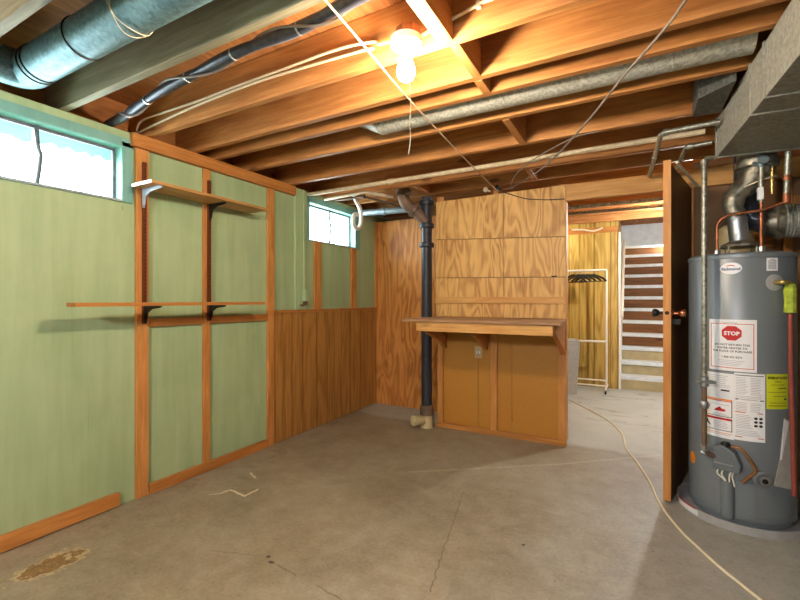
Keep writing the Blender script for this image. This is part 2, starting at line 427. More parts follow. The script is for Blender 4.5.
W1 = (.45, 1.455, 1.862, 2.19); W2 = (3.165, 3.93, 1.835, 2.195); WT = 2.29
b = MB()
b.box(-.2, 0, YR, W1[0], 0, WT); b.box(-.2, 0, W1[1], W2[0], 0, WT); b.box(-.2, 0, W2[1], YS, 0, WT)
for w in (W1, W2): b.box(-.2, 0, w[0], w[1], 0, w[2]); b.box(-.2, 0, w[0], w[1], w[3], WT)
struct(b.build('wall_left', M['green']))
b = MB(); b.box(-.2, -.16, YR, YS, WT + .001, 2.525); struct(b.build('trim_1', M['subfloor']))          # rim board on top of the wall
b = MB(); b.box(XR, XR + .1, YR, YS, 0, 2.525); struct(b.build('wall_right', M['concrete_block']))
b = MB(); b.box(0, XR, YR - .1, YR, 0, 2.525); struct(b.build('wall_rear', M['concrete_block']))
b = MB(); b.box(.0005, 2.0, 4.37, 4.39, .0, 2.19); struct(b.build('wall_back', M['ply_back']))
b = MB(); b.box(.0005, 1.2, 4.72, 4.78, 0, 2.525); struct(b.build('wall_closet', M['darkwall']))
b = MB(); b.box(1.2, 1.26, 4.392, YF, 0, 2.525); struct(b.build('wall_hall_side', M['farpanel']))
b = MB(); b.box(1.26, 2.55, YF, YF + .05, 0, 2.525); struct(b.build('wall_far', M['farpanel']))
b = MB(); b.box(1.26, 2.55, YF - .014, YF - .0005, 2.206, 2.289); struct(b.build('trim_2', M['stud_x']))
b = MB(); b.box(2.50, 2.55, YF + .051, YS, 0, 2.525); b.box(3.55, 3.6, YF, YS, 0, 2.525); b.box(2.55, 3.55, YS - .05, YS, 0, 2.525); b.box(3.6, XR, YF, YF + .05, 0, 2.525)
struct(b.build('wall_stairwell', M['farpanel']))
b = MB(); b.box(3.14, XR, 3.90, 3.93, 0, 2.29); struct(b.build('wall_partition', M['darkwall']))
b = MB(); b.box(2.24, XR, 3.85, 3.895, 2.094, 2.232); struct(b.build('trim_3', M['header'], bevel=.003))   # header over the doorway
b = MB(); b.box(3.10, 3.139, 3.851, 3.93, 0, 2.09); struct(b.build('trim_4', M['stud'], bevel=.002))       # door jamb

# left wall woodwork
b = MB(); b.box(.0005, .042, 1.50, 2.945, 2.205, 2.288); struct(b.build('trim_5', M['stud_y'], bevel=.003))
b = MB(); b.box(.0005, .030, 1.612, 2.618, .001, .066); struct(b.build('trim_6', M['stud_y'], bevel=.003))
b = MB(); b.box(.0005, .03, YR, 1.43, .008, .086); struct(b.build('baseboard_left', M['stud_y'], bevel=.002))
b = MB(); b.box(.0005, .024, 1.608, 2.004, 1.078, 1.128); b.box(.0005, .024, 2.059, 2.618, 1.078, 1.128); struct(b.build('trim_7', M['stud_y'], bevel=.002))
b = MB(); b.box(.0005, .016, 2.712, 4.06, .004, 1.135); b.box(.0005, .012, 4.062, 4.368, .012, 1.135); struct(b.build('wall_left_wainscot', M['wainscot']))
b = MB(); b.box(.0005, .026, 2.712, 4.366, 1.136, 1.160); struct(b.build('trim_8', M['stud_y'], bevel=.002))
b = MB(); b.box(.0005, .03, 4.338, 4.369, 1.161, 2.19); struct(b.build('trim_9', M['stud'], bevel=.002))

def window(n, w, mull, edge):
    y0, y1, z0, z1 = w
    b = MB(); t = .03
    b.box(-.10, .004, y0, y1, z1 - .004, z1 + .0); b.box(-.10, .012, y1 - .004, y1 + edge, z0 - .012, z1 + .03)
    b.box(-.10, .012, y0 - .03, y0, z0 - .012, z1 + .03); b.box(.0005, .012, y0 - .03, y1 + edge, z1, z1 + .055)
    f = struct(b.build(f'window_{n}', M['teal'], bevel=.002))
    b = MB(); b.box(-.09, .02, y0, y1 - .005, z0 - .012, z0); b.build('sill', M['sill'], f)
    b = MB(); t = .016
    b.box(-.085, -.06, y0, y1 - .004, z0, z0 + t); b.box(-.085, -.06, y0, y1 - .004, z1 - t - .004, z1 - .004)
    b.box(-.085, -.06, y0, y0 + t, z0 + t, z1 - t); b.box(-.085, -.06, y1 - t - .004, y1 - .004, z0 + t, z1 - t)
    b.build('sash', M['sash'], f)
    b = MB(); b.tube(smooth_path([(-.055, mull - .004, z1 - .01), (-.05, mull + .003, z1 - .12), (-.045, mull + .012, z0 + .17), (-.05, mull + .008, z0 + .10), (-.055, mull - .002, z0 + .005)]), .011, 8)
    b.build('mullion', M['sash'], f, smooth=True)
    b = MB(); b.box(-.077, -.073, y0 + t, mull, z0 + t, z1 - t); b.build('pane', M['glass'], f)
    b = MB(); b.box(-.077, -.073, mull + .0005, y1 - t - .004, z0 + t, z1 - t); b.build('pane', M['glass'], f)
    return f
w1 = window(1, W1, 1.055, .06); w2 = window(2, W2, 3.545, .085)
# torn plastic film along the top of the panes of the near window
random.seed(11)
for (a, c, h0) in ((.47, 1.04, .075), (1.068, 1.43, .062)):
    b = MB(); n = 36; top = W1[3] - .022; prev = None
    vs = []; fs = []
    for i in range(n + 1):
        y = a + (c - a) * i / n; h = h0 + .008 * math.sin(i * .8) + random.uniform(-.003, .003)
        vs += [(-.0715, y, top), (-.0715, y, top - h), (-.0705, y, top), (-.0705, y, top - h)]
    for i in range(n):
        q = 4 * i; fs += [(q, q + 1, q + 5, q + 4), (q + 2, q + 6, q + 7, q + 3), (q + 1, q + 3, q + 7, q + 5)]
    b._add(vs, fs); b.build('torn_film', M['film'], w1)

# ------------------------------------------------------------------ joists and blocking
def joist_mesh(name, mat):
    b = MB(); b.box(-.158, XR - .002, -.0195, .0195, 0, .234)
    return b.build(name, mat, bevel=.003)
JO = [(.69, 'greyed ceiling joist in front of the bluish round duct, at the corner of the ceiling'),
      (1.15, 'greenish grey ceiling joist between the bluish round duct and the black taped wire bundle'),
      (1.61, 'orange ceiling joist carrying the bare bulb, white cables stapled to its face'),
      (1.925, 'deep orange ceiling joist just behind the bulb, crossed by a short bridging strip'),
      (2.10, 'orange ceiling joist just in front of the grey round duct'),
      (2.42, 'orange ceiling joist just behind the grey round duct'),
      (2.885, 'reddish ceiling joist between the grey round duct and the long pale pipe'),
      (3.45, 'reddish ceiling joist just behind the long pale pipe'),
      (3.805, 'reddish ceiling joist directly above the top edge of the plywood partition'),
      (4.24, 'dark ceiling joist first past the doorway header'),
      (4.72, 'dark ceiling joist with conduits under it past the doorway header'),
      (5.22, 'dark ceiling joist midway along the hall past the doorway'),
      (5.72, 'dark ceiling joist before the panelled hall wall'),
      (6.25, 'dark ceiling joist beside the pale top plate of the yellow panelled wall')]
jw = joist_mesh('ceiling_joist', M['joist']); jg = joist_mesh('ceiling_joist', M['joist_grey'])
for i, (y, lab) in enumerate(JO):
    src = jg if i < 2 else jw
    o = src if i in (0, 2) else src.copy()
    if i not in (0, 2): COL.objects.link(o)
    o.location = (src.location.x, y, 2.29)
    tag(o, lab, 'joist', 'ceiling joists')
BL = [(2.085, 1.1705, 1.5895, .06, 'wood block between the greyed joist and the bulb joist'),
      (2.107, 1.6305, 1.9045, .04, 'narrow bridging block between the bulb joist and the next one'),
      (2.10, 1.9455, 2.0795, .04, 'very short bridging block in the narrow gap before the grey round duct'),
      (2.10, 2.4405, 2.8645, .045, 'brown bridging block past the grey round duct'),
      (2.00, 3.4705, 3.7845, .04, 'bridging block above the middle of the plywood partition top'),
      (.98, 3.4705, 3.7845, .05, 'bridging block next to the black drain pipe elbow')]
for x, y0, y1, w, lab in BL:
    b = MB(); b.box(x - w / 2, x + w / 2, y0, y1, 2.288, 2.50)
    tag(b.build('bridging_block', M['block'], bevel=.002), lab, 'block', 'bridging blocks between joists')

# ------------------------------------------------------------------ wall studs, shelves
for y0, y1, z0, z1, lab in ((1.53, 1.607, .001, 2.204, 'orange wall stud beside the big window, carrying one end of both shelves'),
                            (2.005, 2.058, .067, 2.204, 'orange wall stud behind the middle of the two shelves'),
                            (2.62, 2.695, .001, 2.204, 'orange wall stud between the green panels and the brown panelling'),
                            (3.225, 3.325, 1.161, 1.822, 'short orange stud under the near corner of the small window'),
                            (3.84, 3.935, 1.161, 1.822, 'short orange stud under the far corner of the small window')):
    b = MB(); b.box(.0005, .024, y0, y1, z0, z1)
    tag(b.build('wall_stud', M['stud'], bevel=.003), lab, 'stud', 'studs on the green wall')
for y, lab in ((1.572, 'brown slotted shelf standard on the stud beside the big window'), (2.04, 'brown slotted shelf standard on the stud behind the middle of the shelves')):
    b = MB(); b.box(.0245, .044, y - .010, y + .010, 1.10, 2.12)
    for k in range(40): b.box(.0441, .0446, y - .0025, y + .0025, 1.12 + k * .025, 1.132 + k * .025, 1)
    tag(b.build('shelf_standard', [M['standard'], M['dark_metal']]), lab, 'shelf standard', 'slotted shelf standards')
def bracket(par, y, z, L, mat):
    b = MB(); b.box(.045, .051, y - .007, y + .007, z - .115, z - .001); b.box(.051, L, y - .011, y + .011, z - .005, z - .001)
    b.prism([(.051, z - .10), (.062, z - .10), (.075, z - .045), (.12, z - .022), (L, z - .012), (L, z - .005), (.051, z - .005)], 1, y - .003, y + .003)
    return b.build('bracket', mat, par)
def prism_fix(): pass
t = thing('wall_shelf', 'long orange shelf board at eye height, lower of the two on the green wall', 'shelf', (.15, 1.85, 1.215), 'wall shelves')
b = MB(); b.box(.170, .258, 1.093, 2.366, 1.215, 1.236); b.build('board', M['shelf2'], t, bevel=.002)
bracket(t, 1.572, 1.215, .21, M['bracket']); bracket(t, 2.04, 1.215, .21, M['bracket'])
t = thing('wall_shelf', 'upper shelf board on the green wall near the ceiling, with an end painted as window-lit', 'shelf', (.15, 1.95, 1.945), 'wall shelves')
b = MB(); b.box(.046, .25, 1.493, 2.41, 1.945, 1.964); b.build('board', M['shelf'], t, bevel=.002)
b = MB(); b.box(.046, .25, 1.488, 1.4925, 1.945, 1.964); o = b.build('lit_end_paint', M['white_pvc'], t); o['label'] = 'end face painted white as window-lit'  # window light on the end face, painted as a white strip
o = bracket(t, 1.56, 1.945, .235, M['bracket_s']); o['label'] = 'silver bracket'
bracket(t, 2.04, 1.945, .21, M['bracket'])

# ------------------------------------------------------------------ green chase board, outlet
b = MB(); b.box(.0005, .022, 2.955, 3.10, 1.161, 2.285)
tag(b.build('chase_board', M['green2'], bevel=.003), 'upright pale green board between the two windows, from panelling to wall top', 'board')
t = thing('outlet_box', 'grey surface outlet box with conduit on the pale green upright board', 'outlet', (.03, 3.07, 1.22))
b = MB(); b.box(.0225, .062, 3.045, 3.10, 1.24, 1.345); b.build('box', M['green2'], t, bevel=.003)
b = MB()
for z in (1.27, 1.315): b.lathe([(.013, 0), (.013, .002)], (.045, 3.101, z), (0, 1, 0), 12)
b.build('socket', M['dark_metal'], t)
b = MB(); b.tube([(.032, 3.06, 1.345), (.032, 3.055, 2.28)], .007, 8); b.build('conduit', M['green2'], t, smooth=True)
b = MB(); b.box(.03, .055, 3.045, 3.085, 1.205, 1.239); b.tube([(.045, 3.05, 1.21), (.055, 3.03, 1.20), (.05, 2.99, 1.205)], .006, 8); b.build('plug', M['rusty'], t)

# ------------------------------------------------------------------ partition with counter
t = thing('partition', 'low plywood partition of veneer sheets above and tan hardboard below', 'partition', (1.63, 3.87, 0))
for a, c in ((1.032, 1.702), (1.706, 2.235)):
    f = lambda x, za, zb: za + (zb - za) * (x - 1.032) / 1.203
    for lo0, lo1, hi0, hi1 in ((1.848, 1.793, 2.216, 2.232), (1.471, 1.449, 1.842, 1.787), (1.090, 1.090, 1.465, 1.443)):
        b = MB(); b.prism([(a, f(a, lo0, lo1)), (c, f(c, lo0, lo1)), (c, f(c, hi0, hi1)), (a, f(a, hi0, hi1))], 1, 3.850, 3.862); b.build('plywood_sheet', M['ply'], t)
b = MB(); b.box(2.12, 2.165, 3.8485, 3.8498, 1.447, 1.459); b.build('dark_mark', M['dark_metal'], t)
b = MB(); b.box(1.032, 2.235, 3.832, 3.8495, 1.216, 1.278); b.build('ledge_strip', M['header'], t, bevel=.002)
for x0, x1 in ((1.04, 1.450), (1.454, 1.769), (1.773, 2.238)):
    b = MB(); b.box(x0, x1, 3.887, 3.895, .0, 1.089); b.build('hardboard_panel', M['hardboard'], t)
for x0, x1, z0, z1 in ((1.045, 1.10, .046, 1.055), (1.58, 1.64, .046, 1.055), (2.175, 2.238, .046, 1.055)):
    b = MB(); b.box(x0, x1, 3.851, 3.886, z0, z1); b.build('stud', M['stud'], t, bevel=.003)
b = MB(); b.box(1.035, 2.24, 3.846, 3.886, 0, .045); b.build('bottom_plate', M['stud_x'], t, bevel=.003)
b = MB(); b.box(2.2355, 2.242, 3.850, 3.94, .046, 2.09); b.build('end_board', M['stud'], t)
b = MB(); b.box(1.035, 2.234, 3.8625, 3.868, 1.09, 2.21); b.build('rear_board', M['darkwall'], t)
for x0, x1, z1 in ((1.035, 1.09, 2.268), (1.60, 1.64, 2.27), (2.17, 2.234, 2.245)):
    b = MB(); b.box(x0, x1, 3.869, 3.90, 1.09, z1); b.build('rear_stud', M['stud'], t)
t = thing('workbench_counter', 'wood counter board with front apron braced against the plywood partition', 'counter', (1.63, 3.5, .75))
b = MB(); b.prism([(.976, 3.25), (2.285, 3.25), (2.237, 3.831), (1.045, 3.831), (1.045, 3.70), (.976, 3.70)], 2, 1.062, 1.086); b.build('top', M['counter'], t, bevel=.003)
b = MB(); b.box(1.105, 2.225, 3.268, 3.305, .984, 1.0615); b.build('apron', M['header'], t, bevel=.003)
for x in (1.125, 1.535, 2.215):
    b = MB(); b.prism([(3.8495, .78), (3.8495, 1.0615), (3.306, 1.0615), (3.306, 1.01), (3.70, .86)], 0, x - .02, x + .02)
    b.build('brace', M['stud_y'], t, bevel=.003)
b = MB(); b.box(1.418, 1.49, 3.8805, 3.8865, .70, .81); 
for k in (-1, 1): b.box(1.454 + k * .013 - .006, 1.454 + k * .013 + .006, 3.877, 3.8805, .742, .768, 1)
tag(b.build('switch_plate', [M['plate'], M['label']], bevel=.001), 'beige switch plate on the tan hardboard under the counter', 'switch')

# ------------------------------------------------------------------ drain stack and nearby plumbing
PX, PY = .958, 3.79
t = thing('drain_stack', 'black iron drain pipe standing beside the plywood partition', 'drain pipe', (PX, PY, .12))
b = MB(); b.tube([(PX, PY, .19), (PX, PY, 2.26)], .052, 20); b.build('pipe', M['black_iron'], t, smooth=True)
for z0, z1 in ((1.955, 2.005), (1.765, 1.815), (2.18, 2.23)):
    b = MB(); b.lathe([(.053, z0), (.072, z0 + .004), (.075, z0 + .02), (.073, z1 - .008), (.053, z1)], (PX, PY, 0), n=20); b.build('hub', M['black_iron'], t, smooth=True)
b = MB(); b.lathe([(.055, .12), (.068, .125), (.07, .19), (.062, .215), (.053, .22)], (PX, PY, 0), n=20); o = b.build('hub', M['rusty'], t, smooth=True); o['label'] = 'rusty brown bottom hub'
b = MB(); b.tube(fillet([(PX, PY, 2.02), (.87, 3.735, 2.12), (.77, 3.66, 2.21), (.77, 3.66, 2.5)], .05), .056, 18)
b.build('wye_branch', M['rusty'], t, smooth=True)
b = MB(); b.lathe([(.057, 0), (.074, .006), (.076, .055), (.057, .06)], (.77, 3.66, 2.265), n=18); b.build('branch_hub', M['rusty'], t, smooth=True)
b = MB(); b.lathe([(.057, 0), (.072, .006), (.072, .04), (.057, .045)], (.865, 3.732, 2.125), (-.55, -.41, .50), n=18)
b.build('branch_hub', M['rusty'], t, smooth=True)
t = thing('cleanout_fitting', 'cream cleanout fitting on the floor under the black drain pipe', 'pipe fitting', (.965, 3.76, 0))
b = MB(); b.lathe([(.062, 0), (.06, .04), (.055, .115), (.05, .119)], (PX, PY, 0), n=18); b.build('body', M['cream'], t, smooth=True)
b = MB(); b.tube([(PX, PY, .065), (.90, 3.67, .085)], .042, 16); b.build('side_arm', M['cream'], t, smooth=True)
b = MB(); b.lathe([(.05, 0), (.05, .03), (.02, .032), (.018, .05)], (.90, 3.67, .085), (-.43, -.88, .1), n=16); b.build('plug', M['cream'], t, smooth=True)
b = MB(); b.tube([(.09, 3.95, 2.222), (.86, 3.93, 2.19)], .034, 14); b.lathe([(.042, 0), (.042, .05)], (.35, 3.944, 2.211), (1, 0, -.03), n=14)
tag(b.build('drain_branch', M['blue_pipe'], smooth=True), 'bluish grey pipe running from the wall corner to the black drain pipe', 'pipe')
b = MB(); b.tube(fillet([(.06, 3.33, 2.25), (.56, 3.28, 2.25), (.68, 3.60, 2.26)], .05), .017, 10)
tag(b.build('water_line', M['pale_pipe'], smooth=True), 'thin pale pipe bending from the window wall towards the rusty drain elbow', 'pipe')
b = MB(); b.tube(smooth_path([(.27, 3.55, 2.34), (.255, 3.57, 2.29), (.25, 3.66, 2.21), (.25, 3.69, 2.12), (.25, 3.675, 2.03), (.25, 3.62, 1.985), (.25, 3.56, 2.01), (.25, 3.545, 2.07), (.25, 3.575, 2.125), (.25, 3.63, 2.13)]), .021, 12)
tag(b.build('drain_trap', M['white_pvc'], smooth=True), 'white hooked drain trap hanging beside the small window', 'drain trap')
b = MB(); b.tube(fillet([(.05, 3.485, 2.268), (.42, 3.49, 2.268), (.50, 3.9, 2.268), (.50, 4.3, 2.268)], .05), .012, 8); b.lathe([(.022, 0), (.022, .05)], (.38, 3.488, 2.268), (1, 0, 0), n=10)
tag(b.build('pipe_cluster', M['rusty'], smooth=True), 'small dark pipe run bunched between the white trap and the corner', 'pipe')
b = MB(); b.tube([(-.1, 3.15, 2.262), (3.12, 3.12, 2.262)], .0175, 12)
for x in (.9, 2.1): b.lathe([(.0235, 0), (.0235, .05)], (x, 3.141, 2.262), (1, -.009, 0), n=12)
tag(b.build('water_pipe', M['pale_pipe'], smooth=True), 'long pale pipe running under the joists across the whole room', 'pipe')
for i, (x, lab) in enumerate(((1.555, 'brown valve stub above the middle of the plywood partition'), (1.66, 'grey valve stub above the plywood partition where the white cable ends'))):
    b = MB(); b.tube([(x, 3.80, 2.30), (x, 3.80, 2.245)], .012, 8); b.lathe([(.018, 0), (.024, .006), (.024, .016), (.014, .02)], (x, 3.80, 2.262), (0, -1, 0), n=12); b.tube([(x, 3.80, 2.262), (x + .05, 3.77, 2.235)], .008, 8)
    tag(b.build('pipe_valve', M['pale_pipe' if not i else 'dark_metal'], smooth=True), lab, 'valve', 'valve stubs above the partition')

# ------------------------------------------------------------------ ducts
t = thing('round_duct', 'bluish galvanised round duct in the corner joist bay above the big window', 'duct', (1.5, .93, 2.27))
pts = fillet([(3.2, .925, 2.352), (.30, .925, 2.352)], .1)
b = MB(); b.tube(pts, .081, 32); b.build('pipe', M['duct'], t, smooth=True)
b = MB(); b.tube(fillet([(.2995, .925, 2.352), (.17, .925, 2.352), (.17, .76, 2.352)], .09, 8), .084, 28); b.build('elbow', M['duct'], t, smooth=True)
for x in (.30, .335, .72):
    b = MB(); b.lathe([(.081, -.004), (.0855, -.002), (.0855, .002), (.081, .004)], (x, .925, 2.352), (1, 0, 0), n=32)
    b.build('seam_ring', M['dark_metal'], t, smooth=True)
for dx, s in ((1.06, .012), (1.085, -.01)):
    b = MB(); p = []
    for k in range(25):
        a = -PI * .15 + k / 24 * PI * 1.3
        p.append((dx + s * math.sin(3 * a), .925 + .086 * math.cos(a), 2.352 - .086 * math.sin(a)))
    b.tube(p, .0022, 6); b.build('hanger_wire', M['wire_white'], t, smooth=True)
t = thing('round_duct', 'grey speckled round duct with tapered end running between the joists to the trunk duct', 'duct', (2.2, 2.26, 2.29))
b = MB(); b.tube([(1.36, 2.262, 2.372), (3.185, 2.262, 2.372)], .088, 28); b.build('pipe', M['duct2'], t, smooth=True)
b = MB(); R = .088
vs = []; n = 28
for j in range(n):
    a = 2 * PI * j / n; vs.append((1.36, 2.262 + R * math.cos(a), 2.375 + R * math.sin(a)))
for j in range(n):
    a = 2 * PI * j / n; vs.append((1.16, 2.262 + .13 * math.cos(a) * 1.0, 2.405 + .012 * math.sin(a)))
b._add(vs, [(j, (j + 1) % n, n + (j + 1) % n, n + j) for j in range(n)] + [tuple(range(n)), tuple(range(2 * n - 1, n - 1, -1))]); b.build('tapered_end', M['duct2'], t, smooth=True)
for x in (1.38, 1.46, 2.15, 2.9):
    b = MB(); b.lathe([(.088, -.005), (.093, 0), (.088, .005)], (x, 2.262, 2.375), (1, 0, 0), n=28)
    b.build('seam_ring', M['duct2'], t, smooth=True)
# trunk duct, a little askew to the room
A = Matrix.Translation((3.158, 3.0, 0)) @ Matrix.Rotation(math.radians(3.5), 4, 'Z')
t = thing('trunk_duct', 'large rectangular sheet metal duct hanging above the water heater', 'duct', (3.46, 1.3, 2.06))
b = MB(); b.box(0, .62, -3.6, 0, 2.062, 2.284, 0, A); b.build('body', M['trunk'], t, bevel=.002)
for y in (-.008, -.62, -.80, -1.7):
    b = MB(); b.prism([(-.006, 2.056), (.62, 2.056), (.62, 2.0615), (-.0003, 2.0615), (-.0003, 2.286), (-.006, 2.286)], 1, y - .012, y + .006)
    b.v = [tuple(A @ Vector(p)) for p in b.v]; b.build('seam', M['trunk'], t)
b = MB(); b.box(-.0, .62, .0003, .006, 2.058, 2.29, 0, A); b.build('end_cap', M['trunk'], t)
b = MB(); b.prism([(3.03, 2.60), (3.16, 2.46), (3.155, 2.845), (3.03, 2.845)], 2, 2.262, 2.45); b.build('takeoff_boot', M['boot'], t)

# ------------------------------------------------------------------ pipes beside the trunk
b = MB(); b.tube(fillet([(3.155, 2.85, 2.215), (2.885, 2.885, 2.215), (2.85, 3.80, 2.205)], .03), .0145, 12); b.lathe([(.02, 0), (.02, .03)], (2.895, 2.884, 2.215), (1, -.1, 0), n=12); b.lathe([(.019, 0), (.019, .03)], (2.868, 3.3, 2.21), (-.04, 1, 0), n=12)
tag(b.build('gas_branch', M['pipe'], smooth=True), 'bent grey pipe from the trunk duct ending above the doorway header', 'pipe', 'bent pipes by the trunk duct')
b = MB(); b.tube(fillet([(3.158, 3.145, 2.198), (3.03, 3.165, 2.198), (3.008, 3.82, 2.195)], .03), .0135, 12); b.lathe([(.019, 0), (.019, .03)], (3.035, 3.164, 2.198), (1, -.1, 0), n=12)
tag(b.build('gas_branch', M['pipe'], smooth=True), 'shorter bent grey pipe running behind the top of the open door', 'pipe', 'bent pipes by the trunk duct')
t = thing('gas_pipe', 'upright grey gas pipe dropping in front of the water heater to its control', 'gas pipe', (3.085, 2.875, .38))
gx, gy = 3.088, 2.878
b = MB(); b.tube(fillet([(3.14, 2.90, 2.035), (gx, gy, 2.035), (gx, gy, .80)], .03), .0135, 12); b.build('riser', M['pipe'], t, smooth=True)
b = MB(); b.tube(fillet([(gx, gy, .7995), (gx, gy, .415), (3.13, 2.90, .385), (3.155, 2.925, .385)], .03), .0125, 12); o = b.build('lower_pipe', M['rusty'], t, smooth=True)
b = MB(); b.lathe([(.016, -.03), (.022, -.025), (.022, .025), (.016, .03)], (gx, gy, .80), n=12); b.tube([(gx - .04, gy - .02, .80), (gx + .05, gy - .01, .80)], .011, 8); b.build('shutoff_valve', M['steel'], t, smooth=True)
b = MB(); b.lathe([(.018, -.02), (.022, -.015), (.022, .015), (.018, .02)], (gx, gy, .67), n=8); b.build('union', M['steel'], t, smooth=True)
b = MB(); b.lathe([(.019, -.015), (.019, .015)], (gx, gy, .43), n=8); b.build('coupling', M['steel'], t)
b = MB(); b.lathe([(.018, 0), (.018, .025)], (gx, gy, 2.0), n=12); b.build('tee', M['pipe'], t, smooth=True)

# ------------------------------------------------------------------ water heater
HX, HY, HR = 3.294, 3.173, .25
def cy(th, z, off=0.0):
    a = math.radians(th); return (HX + (HR + off) * math.cos(a), HY + (HR + off) * math.sin(a), z)
t = thing('water_heater', 'grey cylindrical gas water heater covered in labels beside the open door', 'water heater', (HX, HY, .02))
b = MB(); b.lathe([(.235, .02), (.235, .05), (HR, .055), (HR, 1.496), (.246, 1.506), (.236, 1.512), (0.0, 1.53)], (HX, HY, 0), n=96); b.build('tank_jacket', M['heater'], t, smooth=True)
b = MB(); b.lathe([(HR + .0005, .05), (HR + .003, .052), (HR + .003, .075), (HR, .078)], (HX, HY, 0), n=96); b.build('base_band', M['heater'], t, smooth=True)
b = MB(); b.lathe([(HR + .0005, 1.480), (HR + .004, 1.482), (HR + .004, 1.500), (HR - .004, 1.508)], (HX, HY, 0), n=96); b.build('rim_band', M['heater'], t, smooth=True)
def patch(b, t0, t1, z0, z1, off, m=0, thick=.0012):
    n = max(2, int(abs(t1 - t0) / 2.5)); vs = []
    for i in range(n + 1):
        th = t0 + (t1 - t0) * i / n
        for zz, oo in ((z0, off - thick), (z1, off - thick), (z0, off), (z1, off)): vs.append(cy(th, zz, oo))
    fs = []
    for i in range(n):
        q = 4 * i; fs += [(q + 2, q + 6, q + 7, q + 3), (q, q + 1, q + 5, q + 4), (q + 1, q + 3, q + 7, q + 5), (q, q + 4, q + 6, q + 2)]
    fs += [(0, 2, 3, 1), (4 * n, 4 * n + 1, 4 * n + 3, 4 * n + 2)]
    b._add(vs, fs, m)
def text2d(s, size, bold=0.0):
    cu = bpy.data.curves.new('lettering', 'FONT'); cu.body = s; cu.size = size; cu.align_x = 'CENTER'; cu.resolution_u = 2; cu.offset = bold
    ob = bpy.data.objects.new('lettering', cu); COL.objects.link(ob)
    me = bpy.data.meshes.new_from_object(ob)
    out = ([(v.co.x, v.co.y) for v in me.vertices], [tuple(p.vertices) for p in me.polygons])
    bpy.data.objects.remove(ob); bpy.data.curves.remove(cu); bpy.data.meshes.remove(me)
    return out
DEG = 180 / PI / HR
def cyl_text(b, s, th, z, size, m, off=.0032, bold=0.0, sx=1.0):
    vs, fs = text2d(s, size, bold)
    b._add([cy(th + x * sx * DEG, z + y, off) for x, y in vs], fs, m)
def cyl_poly(b, pts, th, z, m, off):
    P = []
    for i in range(len(pts)):
        p, q = pts[i], pts[(i + 1) % len(pts)]
        k = max(1, int(math.hypot(p[0] - q[0], p[1] - q[1]) / .008))
        P += [(p[0] + (q[0] - p[0]) * j / k, p[1] + (q[1] - p[1]) * j / k) for j in range(k)]
    cx = sum(p[0] for p in P) / len(P); cz = sum(p[1] for p in P) / len(P); n = len(P); vs = []
    for s in (1.0, .7, .4): vs += [cy(th + (cx + (x - cx) * s) * DEG, z + cz + (y - cz) * s, off) for x, y in P]
    vs.append(cy(th + cx * DEG, z + cz, off))
    fs = [(a * n + i, a * n + (i + 1) % n, (a + 1) * n + (i + 1) % n, (a + 1) * n + i) for a in (0, 1) for i in range(n)]
    fs += [(2 * n + i, 2 * n + (i + 1) % n, 3 * n) for i in range(n)]
    b._add(vs, fs, m)
# stop label
b = MB(); a0, a1, z0, z1 = -132.4, -83.0, .858, 1.142
patch(b, a0, a1, z0, z1, .0018, 0)
for q in ((a0 + 2.2, a1 - 2.6, z1 - .026, z1 - .0225), (a0 + 2.2, a1 - 2.6, z0 + .016, z0 + .0195)): patch(b, *q, .0026, 1, .0006)
for q in ((a0 + 2.2, a0 + 3.0, z0 + .016, z1 - .0225), (a1 - 3.4, a1 - 2.6, z0 + .016, z1 - .0225)): patch(b, *q, .0026, 1, .0006)
ac = (a0 + a1) / 2
cyl_poly(b, [(.047 * math.cos(PI / 8 + k * PI / 4), .043 * math.sin(PI / 8 + k * PI / 4)) for k in range(8)], ac, 1.067, 2, .0028)
cyl_text(b, 'STOP', ac, 1.0565, .0285, 0, .0036, .0011)
for s, z, sz in (('DO NOT RETURN THIS', .998, .0150), ('WATER HEATER TO', .980, .0150), ('THE PLACE OF PURCHASE', .962, .0150), ('1 800 432 8373', .930, .0145)):
    cyl_text(b, s, ac, z, sz, 3, .003, .0003)
for k in range(4): patch(b, ac - 14 + k, ac + 13 - 2 * k, .915 - k * .009, .917 - k * .009, .0026, 4, .0006)
wav = [cy(-121 + k * 1.1, 1.126 + .003 * math.sin(k * 1.9) + .002 * math.sin(k * .7), .003) for k in range(18)]
b.tube(wav, .0008, 4, 3)
o = b.build('warning_label', [M['label'], M['pink_ink'], M['red_ink'], M['ink'], M['grey_ink']], t); o['label'] = 'white label with red octagon reading STOP'
# large instruction label
b = MB(); patch(b, -141.5, -105.2, .480, .842, .0014, 0); patch(b, -105.1, -74.6, .486, .852, .0014, 0)
for z, zz, m in ((.690, .698, 5), (.684, .688, 2)): patch(b, -140.5, -107, z, zz, .0022, m, .0006)
for z in (.575, .606): pass
for (zl, zh) in ((.598, .690), (.520, .590)):
    patch(b, -107.8, -107, zl, zh, .0022, 3, .0006); patch(b, -140.5, -107, zl, zl + .003, .0022, 3, .0006)
patch(b, -140.5, -107, .580, .592, .0022, 2, .0006); patch(b, -140.5, -107, .506, .509, .0022, 5, .0006)
cyl_poly(b, [(-.025, 0), (.028, 0), (.032, .012), (.012, .016), (.006, .026), (-.006, .018), (-.012, .014)], -121, .628, 2, .0026)
cyl_poly(b, [(.016 * math.cos(k * PI / 8), .016 * math.sin(k * PI / 8)) for k in range(16)], -135, .650, 2, .0024)
cyl_poly(b, [(.012 * math.cos(k * PI / 8), .012 * math.sin(k * PI / 8)) for k in range(16)], -135, .650, 0, .0028)
cyl_poly(b, [(-.010, .02), (-.002, .022), (.004, .006), (.014, -.006), (.018, -.014), (.006, -.008), (-.006, .002)], -134, .552, 3, .0026)
cyl_poly(b, [(-.02, 0), (.02, 0), (.022, .008), (-.018, .009)], -114.5, .742, 3, .0026)
random.seed(3)
